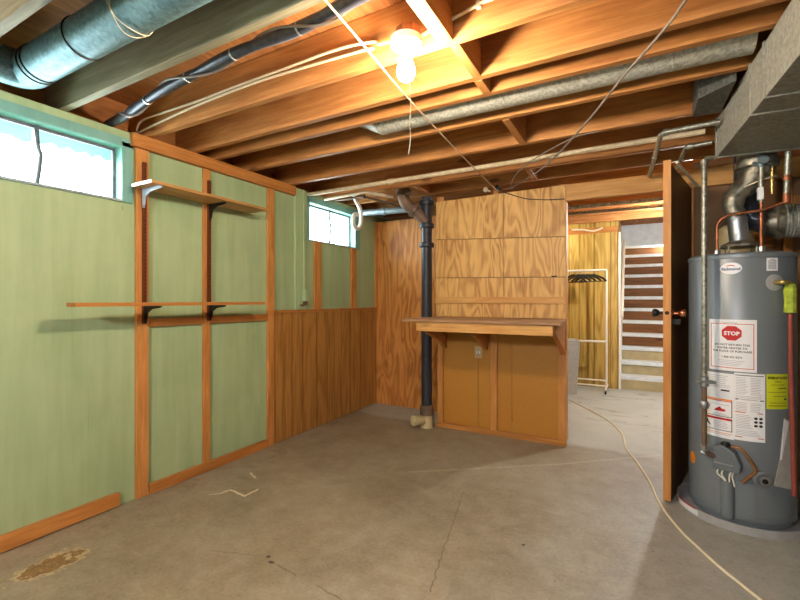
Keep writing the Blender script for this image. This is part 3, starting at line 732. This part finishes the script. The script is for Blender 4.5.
def lines(a0, a1, zt, n, step, m=4, h=.0022):
    for k in range(n): patch(b, a0, a1 - random.uniform(0, (a1 - a0) * .25), zt - k * step, zt - k * step + h, .0021, m, .0006)
lines(-139, -109, .825, 7, .0105); lines(-128, -109.5, .612, 2, .007); lines(-130, -109.5, .664, 1, .007); lines(-127, -109.5, .568, 5, .0085); lines(-139, -108, .498, 1, .008)
lines(-103.5, -91.5, .826, 11, .0088); lines(-89, -77, .826, 11, .0088); lines(-103.5, -77, .726, 3, .008); lines(-103.5, -91.5, .690, 6, .0088); lines(-89, -77, .690, 6, .0088); lines(-103.5, -86, .624, 9, .0088); lines(-103.5, -78, .540, 4, .0086)
for q in ((-104, -76, .838, .842, 3), (-104, -101, .706, .711, 3), (-80, -76, .706, .711, 3), (-99, -81, .707, .709, 4), (-104, -94, .637, .641, 2), (-82, -77, .637, .641, 2), (-104, -97, .503, .507, 2), (-82, -76, .503, .507, 2)):
    patch(b, *q[:4], .0023, q[4], .0006)
for th in (-84, -79):
    for z in (.612, .592, .572): cyl_poly(b, [(.0085 * math.cos(k * PI / 5), .007 * math.sin(k * PI / 5)) for k in range(10)], th, z, 3, .0026)
o = b.build('instruction_label', [M['label'], M['pink_ink'], M['red_ink'], M['ink'], M['grey_ink'], M['orange']], t); o['label'] = 'large white instruction label in two columns'
b = MB(); patch(b, -73.1, -46.5, .668, .855, .0014, 0)
cyl_text(b, 'ENERGYGUIDE', -59.8, .828, .0185, 1, .0026, .0006, .86)
for q in ((-64, -56, .812, .815), (-68, -52, .796, .798), (-60, -49, .776, .780), (-71, -49, .757, .759), (-66, -50, .735, .737), (-52, -49.5, .716, .726), (-70, -50, .70, .702), (-71, -49, .684, .687)): patch(b, *q, .0021, 1, .0006)
o = b.build('energy_label', [M['yellow'], M['ink']], t); o['label'] = 'bright yellow energy label'
b = MB(); patch(b, -73.1, -60.6, 1.406, 1.475, .0014, 0); patch(b, -71.2, -62.5, 1.416, 1.462, .0021, 1, .0005)
for k in range(5): patch(b, -70.5, -63.2, 1.420 + k * .0085, 1.4225 + k * .0085, .0026, 0, .0004)
patch(b, -69.5, -64, 1.465, 1.470, .0021, 1, .0005)
o = b.build('data_label', [M['label'], M['grey_ink']], t); o['label'] = 'small white square label'
b = MB()
cyl_poly(b, [(.0505 * math.cos(k * PI / 20), .0345 * math.sin(k * PI / 20)) for k in range(40)], -108.5, 1.424, 1, .0016)
cyl_poly(b, [(.048 * math.cos(k * PI / 20), .032 * math.sin(k * PI / 20)) for k in range(40)], -108.5, 1.424, 0, .0024)
cyl_text(b, 'Richmond', -108.5, 1.414, .0205, 2, .0032, .0007)
cyl_poly(b, [(-.022, .011), (-.012, .018), (0, .0205), (.012, .018), (.022, .011), (.012, .0145), (0, .016), (-.012, .0145)], -108.5, 1.424, 3, .0032)
o = b.build('maker_badge', [M['label'], M['grey_ink'], M['blue_ink'], M['red_ink']], t); o['label'] = 'white oval badge with blue and red lettering'
b = MB(); cyl_poly(b, [(.028 * math.cos(k * PI / 12), .036 * math.sin(k * PI / 12)) for k in range(24)], -161, .305, 0, .002); o = b.build('orange_sticker', M['orange'], t); o['label'] = 'round orange sticker'
# gas control, burner access, drain valve
b = MB(); R_ = lambda th: Matrix.Translation(cy(th, 0)) @ Matrix.Rotation(math.radians(th), 4, 'Z')
q = R_(-111)
vs = [(.002, -.075), (.002, .075)]
b.prism([(-.062, .318), (.062, .318), (.066, .36), (.04, .425), (-.012, .455), (-.062, .44)], 0, .002, .062)
for i, p in enumerate(b.v): b.v[i] = tuple(q @ Vector(p))
o = b.build('gas_control', M['heater_d'], t, bevel=.006)
b2 = MB(); b2.box(.0625, .066, -.05, .035, .352, .360, 0, q); b2.build('slot', M['steel'], o)
b2 = MB(); b2.lathe([(.022, 0), (.024, .012), (.018, .022)], q @ Vector((.034, -.005, .447)), (0, 0, 1), n=16); b2.build('knob', M['dark_metal'], o, smooth=True)
b2 = MB(); b2.tube([q @ Vector((.03, -.066, .372)), q @ Vector((.03, -.12, .384))], .011, 10); b2.build('inlet', M['steel'], o, smooth=True)
for k, (y0, y1) in enumerate(((-.035, -.012), (-.015, -.006), (.02, .012), (.032, .03))):
    b = MB(); b.tube(smooth_path([q @ Vector((.035, y0, .318)), q @ Vector((.04, y0 - .006, .29)), q @ Vector((.035, y1, .262)), q @ Vector((.03, y1 + .004, .235))]), .0042, 6); b.build('control_wire', M['white_pvc'], t, smooth=True)
b = MB(); b.tube([cy(-111.5, .056, .012), cy(-111.5, .256, .012)], .031, 16); b.build('burner_cover', M['heater'], t, smooth=True)
b = MB(); patch(b, -141, -118.5, .075, .268, .005, 0, .005); o = b.build('access_panel', M['heater'], t, bevel=.001)
b = MB(); patch(b, -104, -84, .065, .262, .005, 0, .005); b.build('access_panel', M['heater'], t, bevel=.001)
b = MB(); b.tube(smooth_path([cy(-107, .452, .04), cy(-99, .450, .045), cy(-93, .41, .05), cy(-88, .365, .045), cy(-87, .335, .04), cy(-92, .30, .03), cy(-97, .262, .02)]), [.0085 + .0015 * (i % 2) for i in range(37)], 8); b.build('flex_tube', M['brown_tube'], t, smooth=True)
c = Vector(cy(-77.7, .29)); ax = (math.cos(math.radians(-77.7)), math.sin(math.radians(-77.7)), 0)
b = MB(); b.lathe([(.044, 0), (.044, .006), (.03, .010), (.026, .026), (.024, .03)], c, ax, n=24); o = b.build('drain_valve', M['steel'], t, smooth=True)
b = MB(); b.lathe([(.014, 0), (.014, .006)], c + Vector(ax) * .0305, ax, n=6); b.build('valve_plug', M['dark_metal'], o)
c = Vector(cy(-64.5, 1.343)); ax = (math.cos(math.radians(-64.5)), math.sin(math.radians(-64.5)), 0)
b = MB(); b.lathe([(.044, 0), (.044, .003), (.036, .006), (.020, .008), (.020, .0082)], c, ax, n=28); b.build('escutcheon', M['pan'], t, smooth=True)
# loose document pouch stuck on the jacket
b = MB(); pts = [(-53.4, .62), (-41, .60), (-41, .235), (-66, .262), (-59, .40)]
vs = [cy(a, z, .004) for a, z in pts] + [cy(a, z, .007) for a, z in pts]
b._add(vs, [(4, 3, 2, 1, 0), (5, 6, 7, 8, 9)] + [(i, (i + 1) % 5, (i + 1) % 5 + 5, i + 5) for i in range(5)])
o = b.build('document_pouch', M['pouch'] if 'pouch' in M else M['bin'], t); o['label'] = 'translucent document pouch'
b = MB(); vs = [cy(-53.5, .615, .0075), cy(-47, .60, .0085), cy(-57, .40, .0085), cy(-59, .40, .0075)]; b._add(vs, [(0, 1, 2, 3)]); b.build('pouch_paper', M['label'], t)
# relief valve and discharge
t2 = thing('relief_pipe', 'red brown pipe with a yellow green tag running down the side of the heater', 'pipe', (3.47, 2.95, .2))
b = MB(); b.tube(fillet([c + Vector(ax) * .0085, c + Vector(ax) * .06, (3.462, 2.935, 1.343), (3.463, 2.935, 1.30)], .02), .0125, 10); b.build('brass_valve', M['brass'], t2, smooth=True)
b = MB(); b.tube([(3.463, 2.935, 1.30), (3.466, 2.938, .9), (3.482, 2.945, .225)], .0115, 12); b.build('discharge_tube', M['redpipe'], t2, smooth=True)
b = MB(); b.lathe([(.0135, 1.18), (.027, 1.185), (.025, 1.24), (.028, 1.30), (.02, 1.335)], (3.463, 2.935, 0), n=9); b.build('warning_tag', M['tagm'], t2)
# drain pan
b = MB(); b.lathe([(.0, .002), (.30, .002), (.306, .045), (.312, .048), (.312, .045), (.306, 0), (.0, 0)], (HX, HY, 0), n=80)
pan = tag(b.build('drain_pan', M['pan'], smooth=True), 'round grey drain pan on the floor under the water heater', 'pan')
b = MB(); n = 12; vs = []
for i in range(n + 1):
    th = math.radians(-168 + i * 2.6)
    for z, r in ((.01, .3085), (.042, .3125)): vs.append((HX + r * math.cos(th), HY + r * math.sin(th), z))
b._add(vs, [(2 * i, 2 * i + 2, 2 * i + 3, 2 * i + 1) for i in range(n)], 0)
o = b.build('pan_label', M['label'], pan)
b = MB(); b.tube([(HX + .314 * math.cos(math.radians(-168 + i * 2.2)), HY + .314 * math.sin(math.radians(-168 + i * 2.2)), .046) for i in range(14)], .003, 6); b.build('red_stripe', M['red_ink'], pan)

# flue
t = thing('flue_pipe', 'shiny metal flue pipe bending up from the top of the water heater', 'flue', (3.31, 3.17, 1.5))
b = MB(); b.lathe([(.098, 1.56), (.094, 1.575), (.068, 1.59), (.048, 1.60)], (3.297, 3.17, 0), n=32)
for k in range(4):
    a = PI / 4 + k * PI / 2; b.tube([(3.297 + .09 * math.cos(a), 3.17 + .09 * math.sin(a), 1.518), (3.297 + .09 * math.cos(a), 3.17 + .09 * math.sin(a), 1.565)], .006, 6)
b.build('draft_hood', M['flue'], t, smooth=True)
b = MB(); b.tube([(3.292, 3.17, 1.60), (3.280, 3.17, 1.74)], .048, 28); b.build('lower_pipe', M['steel'], t, smooth=True)
b = MB(); b.tube(smooth_path([(3.285, 3.17, 1.74), (3.262, 3.17, 1.80), (3.275, 3.17, 1.87), (3.335, 3.17, 1.935), (3.36, 3.17, 1.99)], 5), [.050] * 6 + [.054] * 6 + [.058, .060, .062, .066, .068, .070, .072, .074, .074], 28); b.build('elbow', M['flue'], t, smooth=True)
b = MB(); b.lathe([(.074, 1.965), (.084, 1.975), (.084, 2.01), (.102, 2.02), (.102, 2.062), (.092, 2.067), (.092, 2.28)], (3.372, 3.175, 0), n=32); b.build('collar', M['flue'], t, smooth=True)
b = MB(); b.tube([(3.372 + .088 * math.cos(k * PI / 12) , 3.17 + .084 * math.sin(k * PI / 12), 1.925 + .03 * math.cos(k * PI / 12)) for k in range(12, 25)], .004, 6); b.build('strap', M['wire_white'], t, smooth=True)

# copper water lines
t = thing('copper_lines', 'thin copper water pipes rising from the heater top and crossing the flue', 'water pipe', (3.3, 3.1, 1.5))
b = MB(); b.tube(fillet([(3.174, 3.085, 1.52), (3.174, 3.085, 1.705), (3.225, 3.075, 1.745), (3.375, 3.065, 1.752), (3.478, 3.06, 1.79)], .03), .0078, 10); b.build('pipe', M['copper'], t, smooth=True)
b = MB(); b.tube([(3.376, 3.085, 1.52), (3.376, 3.085, 1.80)], .009, 10); b.build('pipe', M['copper'], t, smooth=True)
b = MB(); b.lathe([(.018, 1.52), (.018, 1.55), (.012, 1.555)], (3.376, 3.085, 0), n=8); b.build('nipple', M['steel'], t)
b = MB(); b.lathe([(.016, 1.518), (.016, 1.54), (.012, 1.545)], (3.174, 3.085, 0), n=8); b.build('nipple', M['steel'], t)
b = MB(); b.tube([(3.376, 3.085, 1.80), (3.376, 3.085, 2.06)], .0135, 12); b.build('riser', M['pipe'], t, smooth=True)
b = MB(); b.box(3.358, 3.384, 3.065, 3.10, 1.815, 1.885); b.build('valve_tag', M['label'], t, bevel=.003)
b = MB(); b.lathe([(.015, -.02), (.02, -.015), (.02, .015), (.015, .02)], (3.376, 3.085, 2.02), n=12); b.tube([(3.335, 3.07, 2.02), (3.42, 3.10, 2.02)], .011, 8); b.build('valve', M['blue_pipe'], t, smooth=True)
b = MB(); b.lathe([(.006, 0), (.006, .03), (.026, .032), (.026, .038)], (3.376, 3.075, 2.02), (0, -1, .3), n=12); b.build('valve_handle', M['blue_pipe'], t, smooth=True)
b = MB(); b.tube([(3.478, 3.06, 1.83), (3.478, 3.03, 2.055)], .015, 12); b.build('riser', M['pipe'], t, smooth=True)
b = MB(); b.lathe([(.018, 1.78), (.02, 1.79), (.018, 1.832)], (3.478, 3.06, 0), n=10); b.build('fitting', M['copper'], t, smooth=True)
b = MB(); b.lathe([(.018, 0), (.021, .01), (.018, .03)], (3.478, 3.05, 1.90), n=10); b.build('fitting', M['copper'], t, smooth=True)
b = MB(); b.tube([(3.43, 3.12, 1.85), (3.43, 3.12, 2.05)], .008, 8); b.build('pipe', M['brass'], t, smooth=True)

# corrugated side duct and dark elbow behind the flue
t = thing('flexible_duct', 'silver corrugated duct entering beside the flue at the edge of the view', 'duct', (3.8, 3.4, 1.62))
n = 90; b = MB(); b.tube([(3.53 + .7 * i / n, 3.40 - .04 * i / n, 1.728) for i in range(n + 1)], [.098 + (.004 if i % 2 else -.003) for i in range(n + 1)], 24); b.build('hose', M['duct2'], t, smooth=True)
b = MB(); b.lathe([(.06, -.07), (.085, -.05), (.092, .0), (.104, .01), (.104, .04)], (3.50, 3.402, 1.728), (1, -.05, 0), n=24); b.build('collar', M['flue'], t, smooth=True)
b = MB(); b.tube(smooth_path([(3.45, 3.40, 1.735), (3.40, 3.41, 1.76), (3.375, 3.42, 1.83), (3.375, 3.42, 1.95), (3.375, 3.42, 2.2)]), .07, 20); b.build('elbow', M['wire_dark'], t, smooth=True)
b = MB(); b.lathe([(.05, 1.36), (.098, 1.37), (.11, 1.42), (.11, 1.66), (.10, 1.72), (.06, 1.755), (.0, 1.765)], (3.34, 3.62, 0), n=28)
t = thing('storage_tank', 'pale cream round tank standing behind the flue pipe', 'tank', (3.34, 3.62, 0))
b.build('shell', M['cream'], t, smooth=True)
b = MB(); b.tube([(3.34, 3.62, .0), (3.34, 3.62, 1.37)], .03, 10); b.build('stand', M['dark_metal'], t, smooth=True)
b = MB(); b.box(3.37, 3.60, 3.862, 3.898, 1.62, 1.75); tag(b.build('wood_rail', M['stud_x'], bevel=.002), 'short orange wood rail on the dark wall behind the cream tank', 'wood rail')
b = MB(); b.box(3.655, 3.70, 3.86, 3.898, 0, 2.09); tag(b.build('wall_stud', M['stud'], bevel=.002), 'orange wall stud on the dark wall behind the corrugated duct', 'stud')
b = MB(); b.box(3.705, 4.2, 3.86, 3.898, 1.86, 1.97); tag(b.build('wood_rail', M['stud_x'], bevel=.002), 'orange wood rail on the dark wall above the corrugated duct', 'wood rail')
# old pegs by the door top
for i, (x, y, z) in enumerate(((2.985, 3.62, 2.12), (3.0, 3.60, 2.13), (3.05, 3.66, 2.12), (3.085, 3.70, 2.12))): pass

# ------------------------------------------------------------------ open door
D0 = Vector((2.925, 3.09, 0)); D1 = Vector((3.103, 3.842, 0)); dv = (D1 - D0); L = dv.length
Q = Matrix.Translation(D0) @ Matrix.Rotation(math.atan2(dv.y, dv.x), 4, 'Z')
b = MB(); b.box(.003, L, -.02, .02, .012, 2.085, 0, Q); door = struct(b.build('door_1', M['door']))
door['label'] = 'open dark brown door with bare wood edge'
b = MB(); b.box(0, .003, -.021, .021, .012, 2.113, 0, Q); o = b.build('edge_strip', M['stud'], door); o['label'] = 'bare orange edge'
b = MB(); b.lathe([(.012, 0), (.012, .001)], Q @ Vector((-.0005, 0, 1.17)), Q.to_3x3() @ Vector((-1, 0, 0)), n=16); b.build('latch_hole', M['dark_metal'], door)
for s, m in ((-1, 'bronze'), (1, 'dark_metal')):
    ax = Q.to_3x3() @ Vector((0, s, 0)); c = Q @ Vector((.06, s * .0205, 1.168))
    b = MB(); b.lathe([(.026, 0), (.026, .004), (.011, .008), (.010, .03), (.022, .04), (.027, .055), (.022, .068), (.0, .072)], c, ax, n=20); b.build('door_knob', M[m], door, smooth=True)
b = MB(); b.box(.05, .07, -.062, -.021, 1.10, 1.13, 0, Q); b.build('hasp', M['dark_metal'], door)
b = MB(); b.tube([Q @ Vector((-.001, -.024, 2.02)), Q @ Vector((.50, -.03, 2.00))], .008, 8)
# paint sticks / rods resting over the door
t = thing('door_closer_rod', 'thin white rod propped beside the top of the open door', 'rod', (2.99, 3.3, 2.09))
b.v = []; b.f = []; b.m = []
b.tube([(2.975, 3.08, 2.09), (3.125, 3.50, 2.02)], .009, 8); b.build('rod', M['wire_white'], t, smooth=True)

# ------------------------------------------------------------------ bulb fixture
BX, BY = 1.955, 1.49
t = thing('bulb_fixture', 'bare lit bulb in a white porcelain holder with a pull chain on the ceiling', 'light', (BX, BY, 2.14))
b = MB(); b.lathe([(.05, 2.288), (.052, 2.29), (.052, 2.335), (.048, 2.337)], (BX, BY + .02, 0), n=8); b.build('junction_box', M['box_brown'], t)
b = MB(); b.lathe([(.064, 2.2875), (.066, 2.28), (.062, 2.262), (.034, 2.25), (.028, 2.235), (.024, 2.226)], (BX, BY, 0), n=28); b.build('holder', M['porcelain'], t, smooth=True)
b = MB(); b.lathe([(.014, 2.226), (.017, 2.212), (.028, 2.192), (.036, 2.165), (.036, 2.150), (.028, 2.130), (.012, 2.119), (0, 2.118)], (BX, BY, 0), n=24); b.build('bulb', M['bulb'], t, smooth=True)
b = MB(); b.tube(smooth_path([(BX + .03, BY - .03, 2.26), (BX + .034, BY - .035, 2.18), (BX + .036, BY - .03, 2.02), (BX + .032, BY - .028, 1.93), (BX + .034, BY - .028, 1.875), (BX + .026, BY - .028, 1.815)]), .0022, 6); b.build('pull_chain', M['wire_white'], t, smooth=True)
# unseen bulbs; rear, stairwell and stair-front ones are added to brighten the basement
def globe(x, y, z, r, mat, lab):
    t = thing('bulb_fixture', lab, 'light', (x, y, z - r))
    b = MB(); b.lathe([(.058, 2.2875), (.060, 2.28), (.056, 2.268), (.03, 2.262), (.026, z + r * .9)], (x, y, 0), n=24); b.build('holder', M['porcelain'], t, smooth=True)
    n = 14; b = MB(); b.lathe([(r * math.sin(PI * k / n) + .0005, z + r * math.cos(PI * k / n)) for k in range(n + 1)], (x, y, 0), n=24); b.build('bulb', mat, t, smooth=True)
globe(2.0, -1.3, 2.0, .11, M['fill_rear'], 'added unseen fill globe at the rear of the basement room')
globe(3.33, 8.7, 2.20, .05, M['fill_stair'], 'added unseen fill bulb high in the stairwell')
globe(3.3, 5.45, 2.17, .045, M['fill_far'], 'added unseen fill bulb in the hall in front of the staircase')
globe(1.66, 6.42, 2.08, .035, M['bulb_wall'], 'bare bulb in the hall beside the yellow panelled wall')

# ------------------------------------------------------------------ cables
pts = smooth_path([(-.1, 1.42, 2.33), (.15, 1.39, 2.318), (.312, 1.36, 2.318), (.613, 1.317, 2.32), (.964, 1.293, 2.325), (1.271, 1.265, 2.318), (1.589, 1.28, 2.325), (1.805, 1.262, 2.33), (2.053, 1.25, 2.34)], 14)
t = thing('cable_bundle', 'thick black taped cable bundle sagging along the joist bay', 'cable', (1.1, 1.31, 2.3))
b = MB(); b.tube(pts, [.021 + .005 * abs(math.sin(i * .17)) for i in range(len(pts))], 12); b.build('bundle', M['wire_dark'], t, smooth=True)
hel = [Vector(p) + Vector((0, .030 * math.cos(i * .19), .030 * math.sin(i * .19))) for i, p in enumerate(pts)]
b = MB(); b.tube(hel, .006, 6); b.build('wrapped_wire', M['wire_grey'], t, smooth=True)
for i in (20, 36, 52, 68, 84):
    b = MB(); b.lathe([(.022, -.005), (.0265, -.004), (.0265, .004), (.022, .005)], pts[i], pts[i + 1] - pts[i], n=12)
    b.build('tape_band', M['steel'], t, smooth=True)
b = MB(); b.tube(smooth_path([(-.06, 1.578, 2.33), (-.01, 1.58, 2.395), (.256, 1.578, 2.397), (.54, 1.578, 2.394), (.875, 1.578, 2.401), (1.236, 1.578, 2.404), (1.547, 1.578, 2.407), (1.74, 1.578, 2.385), (1.78, 1.57, 2.36), (1.90, 1.52, 2.32)]), .0065, 8)
tag(b.build('ceiling_cable', M['wire_white'], smooth=True), 'white cable stapled along the bulb joist, upper of the pair', 'cable', 'white cables on the bulb joist')
b = MB(); b.tube(smooth_path([(-.06, 1.572, 2.318), (.154, 1.578, 2.343), (.54, 1.578, 2.371), (1.026, 1.578, 2.385), (1.428, 1.578, 2.373), (1.70, 1.578, 2.360), (1.745, 1.576, 2.352)]), .0065, 8)
tag(b.build('ceiling_cable', M['wire_white'], smooth=True), 'white cable stapled along the bulb joist, lower of the pair', 'cable', 'white cables on the bulb joist')
b = MB(); b.tube(smooth_path([(1.985, 1.57, 2.335), (2.04, 1.578, 2.355), (2.14, 1.578, 2.37), (2.223, 1.578, 2.387), (2.301, 1.578, 2.392), (2.8, 1.578, 2.40)]), .007, 8)
for x in (2.223, 2.6): b.box(x - .008, x + .008, 1.572, 1.5895, 2.375, 2.40)
tag(b.build('ceiling_cable', M['wire_white'], smooth=True), 'white cable leaving the bulb holder along the joist away from the windows', 'cable')
b = MB(); b.tube(smooth_path([(1.86, .55, 2.275), (1.828, 1.142, 2.27), (1.746, 1.947, 2.268), (1.705, 2.9, 2.24), (1.662, 3.82, 2.238)]), .0042, 8)
tag(b.build('hanging_cable', M['wire_tan'], smooth=True), 'white cable strung under the joists from above the camera to the partition top', 'cable')
b = MB(); b.tube(smooth_path([(2.97, 1.2, 2.275), (2.906, 1.704, 2.262), (2.70, 2.14, 2.24), (2.50, 2.60, 2.235), (2.22, 3.15, 2.225), (1.98, 3.55, 2.245), (1.78, 3.80, 2.25)]), .0055, 8)
tag(b.build('hanging_cable', M['wire_grey'], smooth=True), 'dark cable strung from beside the trunk duct to the partition top', 'cable')
b = MB(); b.tube(smooth_path([(2.56, 2.875, 2.287), (2.40, 2.90, 2.28), (2.15, 3.05, 2.24), (1.95, 3.35, 2.245), (1.83, 3.62, 2.235), (1.82, 3.74, 2.235), (1.72, 3.81, 2.25)]), .0042, 8)
tag(b.build('hanging_cable', M['wire_grey'], smooth=True), 'thin second dark cable looping down to the partition top', 'cable')
b = MB(); b.tube(smooth_path([(1.70, 3.83, 2.232), (1.80, 3.84, 2.19), (1.92, 3.842, 2.145), (2.08, 3.843, 2.12), (2.232, 3.844, 2.11)]), .004, 6)
tag(b.build('panel_cable', M['wire_dark'], smooth=True), 'thin dark wire drooping across the top of the plywood sheet', 'cable')
b = MB(); z = .0065
b.tube(smooth_path([(1.85, 5.95, z), (2.018, 5.686, z), (2.309, 5.238, z), (2.509, 4.891, z), (2.648, 4.443, z), (2.687, 4.039, z), (2.766, 3.731, z), (2.842, 3.364, z), (2.882, 3.057, z), (2.958, 2.764, z), (3.026, 2.603, z), (3.098, 2.45, z), (3.155, 2.354, z), (3.206, 2.268, z), (3.35, 2.05, z)]), .0062, 8)
tag(b.build('floor_cord', M['cord'], smooth=True), 'cream cord lying on the concrete from the hall past the open door', 'cord')

# ------------------------------------------------------------------ the hall beyond
b = MB(); b.tube([(1.3, 4.50, 2.262), (4.2, 4.50, 2.262)], .02, 10); b.v = [(x, y, z) for x, y, z in b.v]
for i, (z, y, lab) in enumerate(((2.262, 4.98, 'upper grey conduit just past the doorway header'), (2.262, 5.34, 'second grey conduit past the doorway header'))):
    b = MB(); b.tube([(1.3, y, z), (4.25, y, z)], .02, 10)
    tag(b.build('conduit', M['pipe'], smooth=True), lab, 'conduit', 'conduits in the hall')
b = MB(); b.tube(smooth_path([(1.95, 6.60, 2.268), (2.1, 6.62, 2.262), (2.18, 6.62, 2.24), (2.25, 6.62, 2.235), (2.31, 6.62, 2.25), (2.36, 6.62, 2.272)]), .012, 8)
tag(b.build('ceiling_cable', M['wire_white'], smooth=True), 'white cable looping under the hall ceiling above the yellow panelling', 'cable')

# staircase
t = thing('staircase', 'steep open staircase with pale blue painted treads beyond the doorway', 'staircase', (3.0, 6.75, 0))
RS, RN = .187, .19
for i in range(1, 13):
    y = YF + .05 + RN * (i - 1); z = RS * i
    b = MB(); b.box(2.585, 3.50, y - .02, y + .215, z - .050, z); b.build('tread', M['tread'], t, bevel=.003)
    b = MB(); b.box(2.585, 3.50, y + .19, y + .205, z + .0005, z + RS - .0505); o = b.build('riser', M['riser_pale' if i < 3 else 'riser'], t)
b = MB(); b.box(2.585, 3.50, YF + .035, YF + .05, 0.0, RS - .051); b.build('riser', M['riser_pale'], t)
b = MB(); b.prism([(YF + .01, 0), (YF + .12, 0), (YF + .12 + RN * 11.4, RS * 11.4), (YF + .12 + RN * 11.4, RS * 12.6), (YF + .01, RS * .98)], 0, 2.553, 2.584); b.build('stringer', M['tread'], t)
b = MB(); b.box(2.553, 2.580, YF - .03, YF + .009, 0, 2.20); b.build('post', M['white_rack'], t, bevel=.002)
b = MB(); b.prism([(YF - .06, 1.02), (YF - .02, 1.0), (YF + 1.25, 2.14), (YF + 1.25, 2.26), (YF - .06, 1.1)], 0, 2.588, 2.615); b.build('handrail', M['white_rack'], t, bevel=.004)
b = MB(); b.box(2.555, 3.545, 8.2, 8.225, 2.16, 2.522); b.build('landing_board', M['tread'], t)

# clothes rack and hangers
RY = 6.42
t = thing('clothes_rack', 'white tubular clothes rack on casters against the yellow panelled wall', 'clothes rack', (1.95, RY, 0))
for x in (2.415, 1.45):
    b = MB(); b.tube([(x, RY, .06), (x, RY, 1.66)], .014, 10); b.build('post', M['white_rack'], t, smooth=True)
    b = MB(); b.tube([(x, RY - .2, .062), (x, RY + .2, .062)], .014, 10); b.build('foot', M['white_rack'], t, smooth=True)
    for yy in (-.19, .19):
        b = MB(); b.lathe([(.022, -.01), (.024, 0), (.022, .01)], (x, RY + yy, .025), (1, 0, 0), n=14); b.tube([(x, RY + yy, .03), (x, RY + yy, .06)], .006, 6); b.build('caster', M['dark_metal'], t, smooth=True)
for z, r, n_ in ((1.66, .014, 'hanging_rail'), (.68, .016, 'middle_rail'), (.15, .012, 'base_rail'), (.075, .012, 'base_rail')):
    b = MB(); b.tube([(1.45, RY, z), (2.415, RY, z)], r, 10); b.build(n_, M['white_rack'], t, smooth=True)
def hanger():
    t = thing('coat_hanger', 'black coat hanger bunched with others on the white clothes rack', 'hanger', (0, 0, 0), 'black hangers on the rack')
    b = MB(); b.tube(smooth_path([(0, -.21, -.15), (0, -.17, -.115), (0, -.06, -.07), (0, 0, -.055), (0, .06, -.07), (0, .17, -.115), (0, .21, -.15)], 5), .014, 8); b.build('shoulder', M['hanger'], t, smooth=True)
    b = MB(); b.tube([(0, -.205, -.15), (0, .205, -.15)], .006, 6); b.build('trouser_bar', M['hanger'], t, smooth=True)
    b = MB(); b.tube([(0, .0, -.055), (0, .0, -.018)] + [(0, .02 * math.sin(a), .0 - .02 * math.cos(a)) for a in [PI * k / 8 for k in range(1, 12)]], .0028, 6); b.build('hook', M['steel'], t, smooth=True)
    return t
h0 = hanger(); kids = list(h0.children)
for i, (x, rz, lab) in enumerate(((1.99, 54, 'black coat hanger at the partition end of the bunch on the rack'), (2.055, 56, 'black coat hanger second along the bunch on the rack'), (2.12, 53, 'black coat hanger in the middle of the bunch on the rack'),
                             (2.18, 57, 'black coat hanger fourth along the bunch on the rack'), (2.245, 55, 'black coat hanger at the stair end of the bunch on the rack'))):
    if i == 0: o = h0
    else:
        o = h0.copy(); COL.objects.link(o)
        for c in kids:
            d = c.copy(); COL.objects.link(d); d.parent = o
    o.location = (x, RY, 1.654); o.rotation_euler = (0, 0, math.radians(rz)); o['label'] = lab
# bin
t = thing('waste_bin', 'tall grey square waste bin on the hall floor beside the clothes rack', 'bin', (1.95, 6.12, 0))
b = MB(); q = math.radians(45 + 18); c = (1.955, 6.1, 0)
b.lathe([(.145, 0), (.19, .70), (.198, .705), (.198, .72), (.186, .72), (.140, .02), (0.0, .02)], c, n=4, rot=q); b.build('body', M['bin'], t, bevel=.006)

# ------------------------------------------------------------------ daylight
w = bpy.data.worlds.new('daylight'); scene.world = w; w.use_nodes = True
bg = w.node_tree.nodes['Background']; bg.inputs[0].default_value = (.88, .96, 1.0, 1); bg.inputs[1].default_value = 9.0
for (y0, y1, z0, z1) in (W1, W2):
    l = bpy.data.lights.new('window_portal', 'AREA'); l.shape = 'RECTANGLE'; l.size = z1 - z0; l.size_y = y1 - y0
    l.cycles.is_portal = True
    o = bpy.data.objects.new('window_portal', l); COL.objects.link(o); o.location = (-.16, (y0 + y1) / 2, (z0 + z1) / 2); o.rotation_euler = (0, -PI / 2, 0)

# ------------------------------------------------------------------ camera
cam = bpy.data.cameras.new('camera'); co = bpy.data.objects.new('camera', cam); COL.objects.link(co)
cam.sensor_width = 36; cam.lens = 36 * 425 / 800; cam.clip_start = .02
co.location = (2.75, 0, 1.25); co.rotation_euler = (math.radians(90), 0, math.radians(28.9))
scene.camera = co
scene.view_settings.view_transform = 'Standard'; scene.view_settings.look = 'None'
scene.view_settings.gamma = 1.0; scene.view_settings.use_curve_mapping = False
scene.view_settings.exposure = 1.65
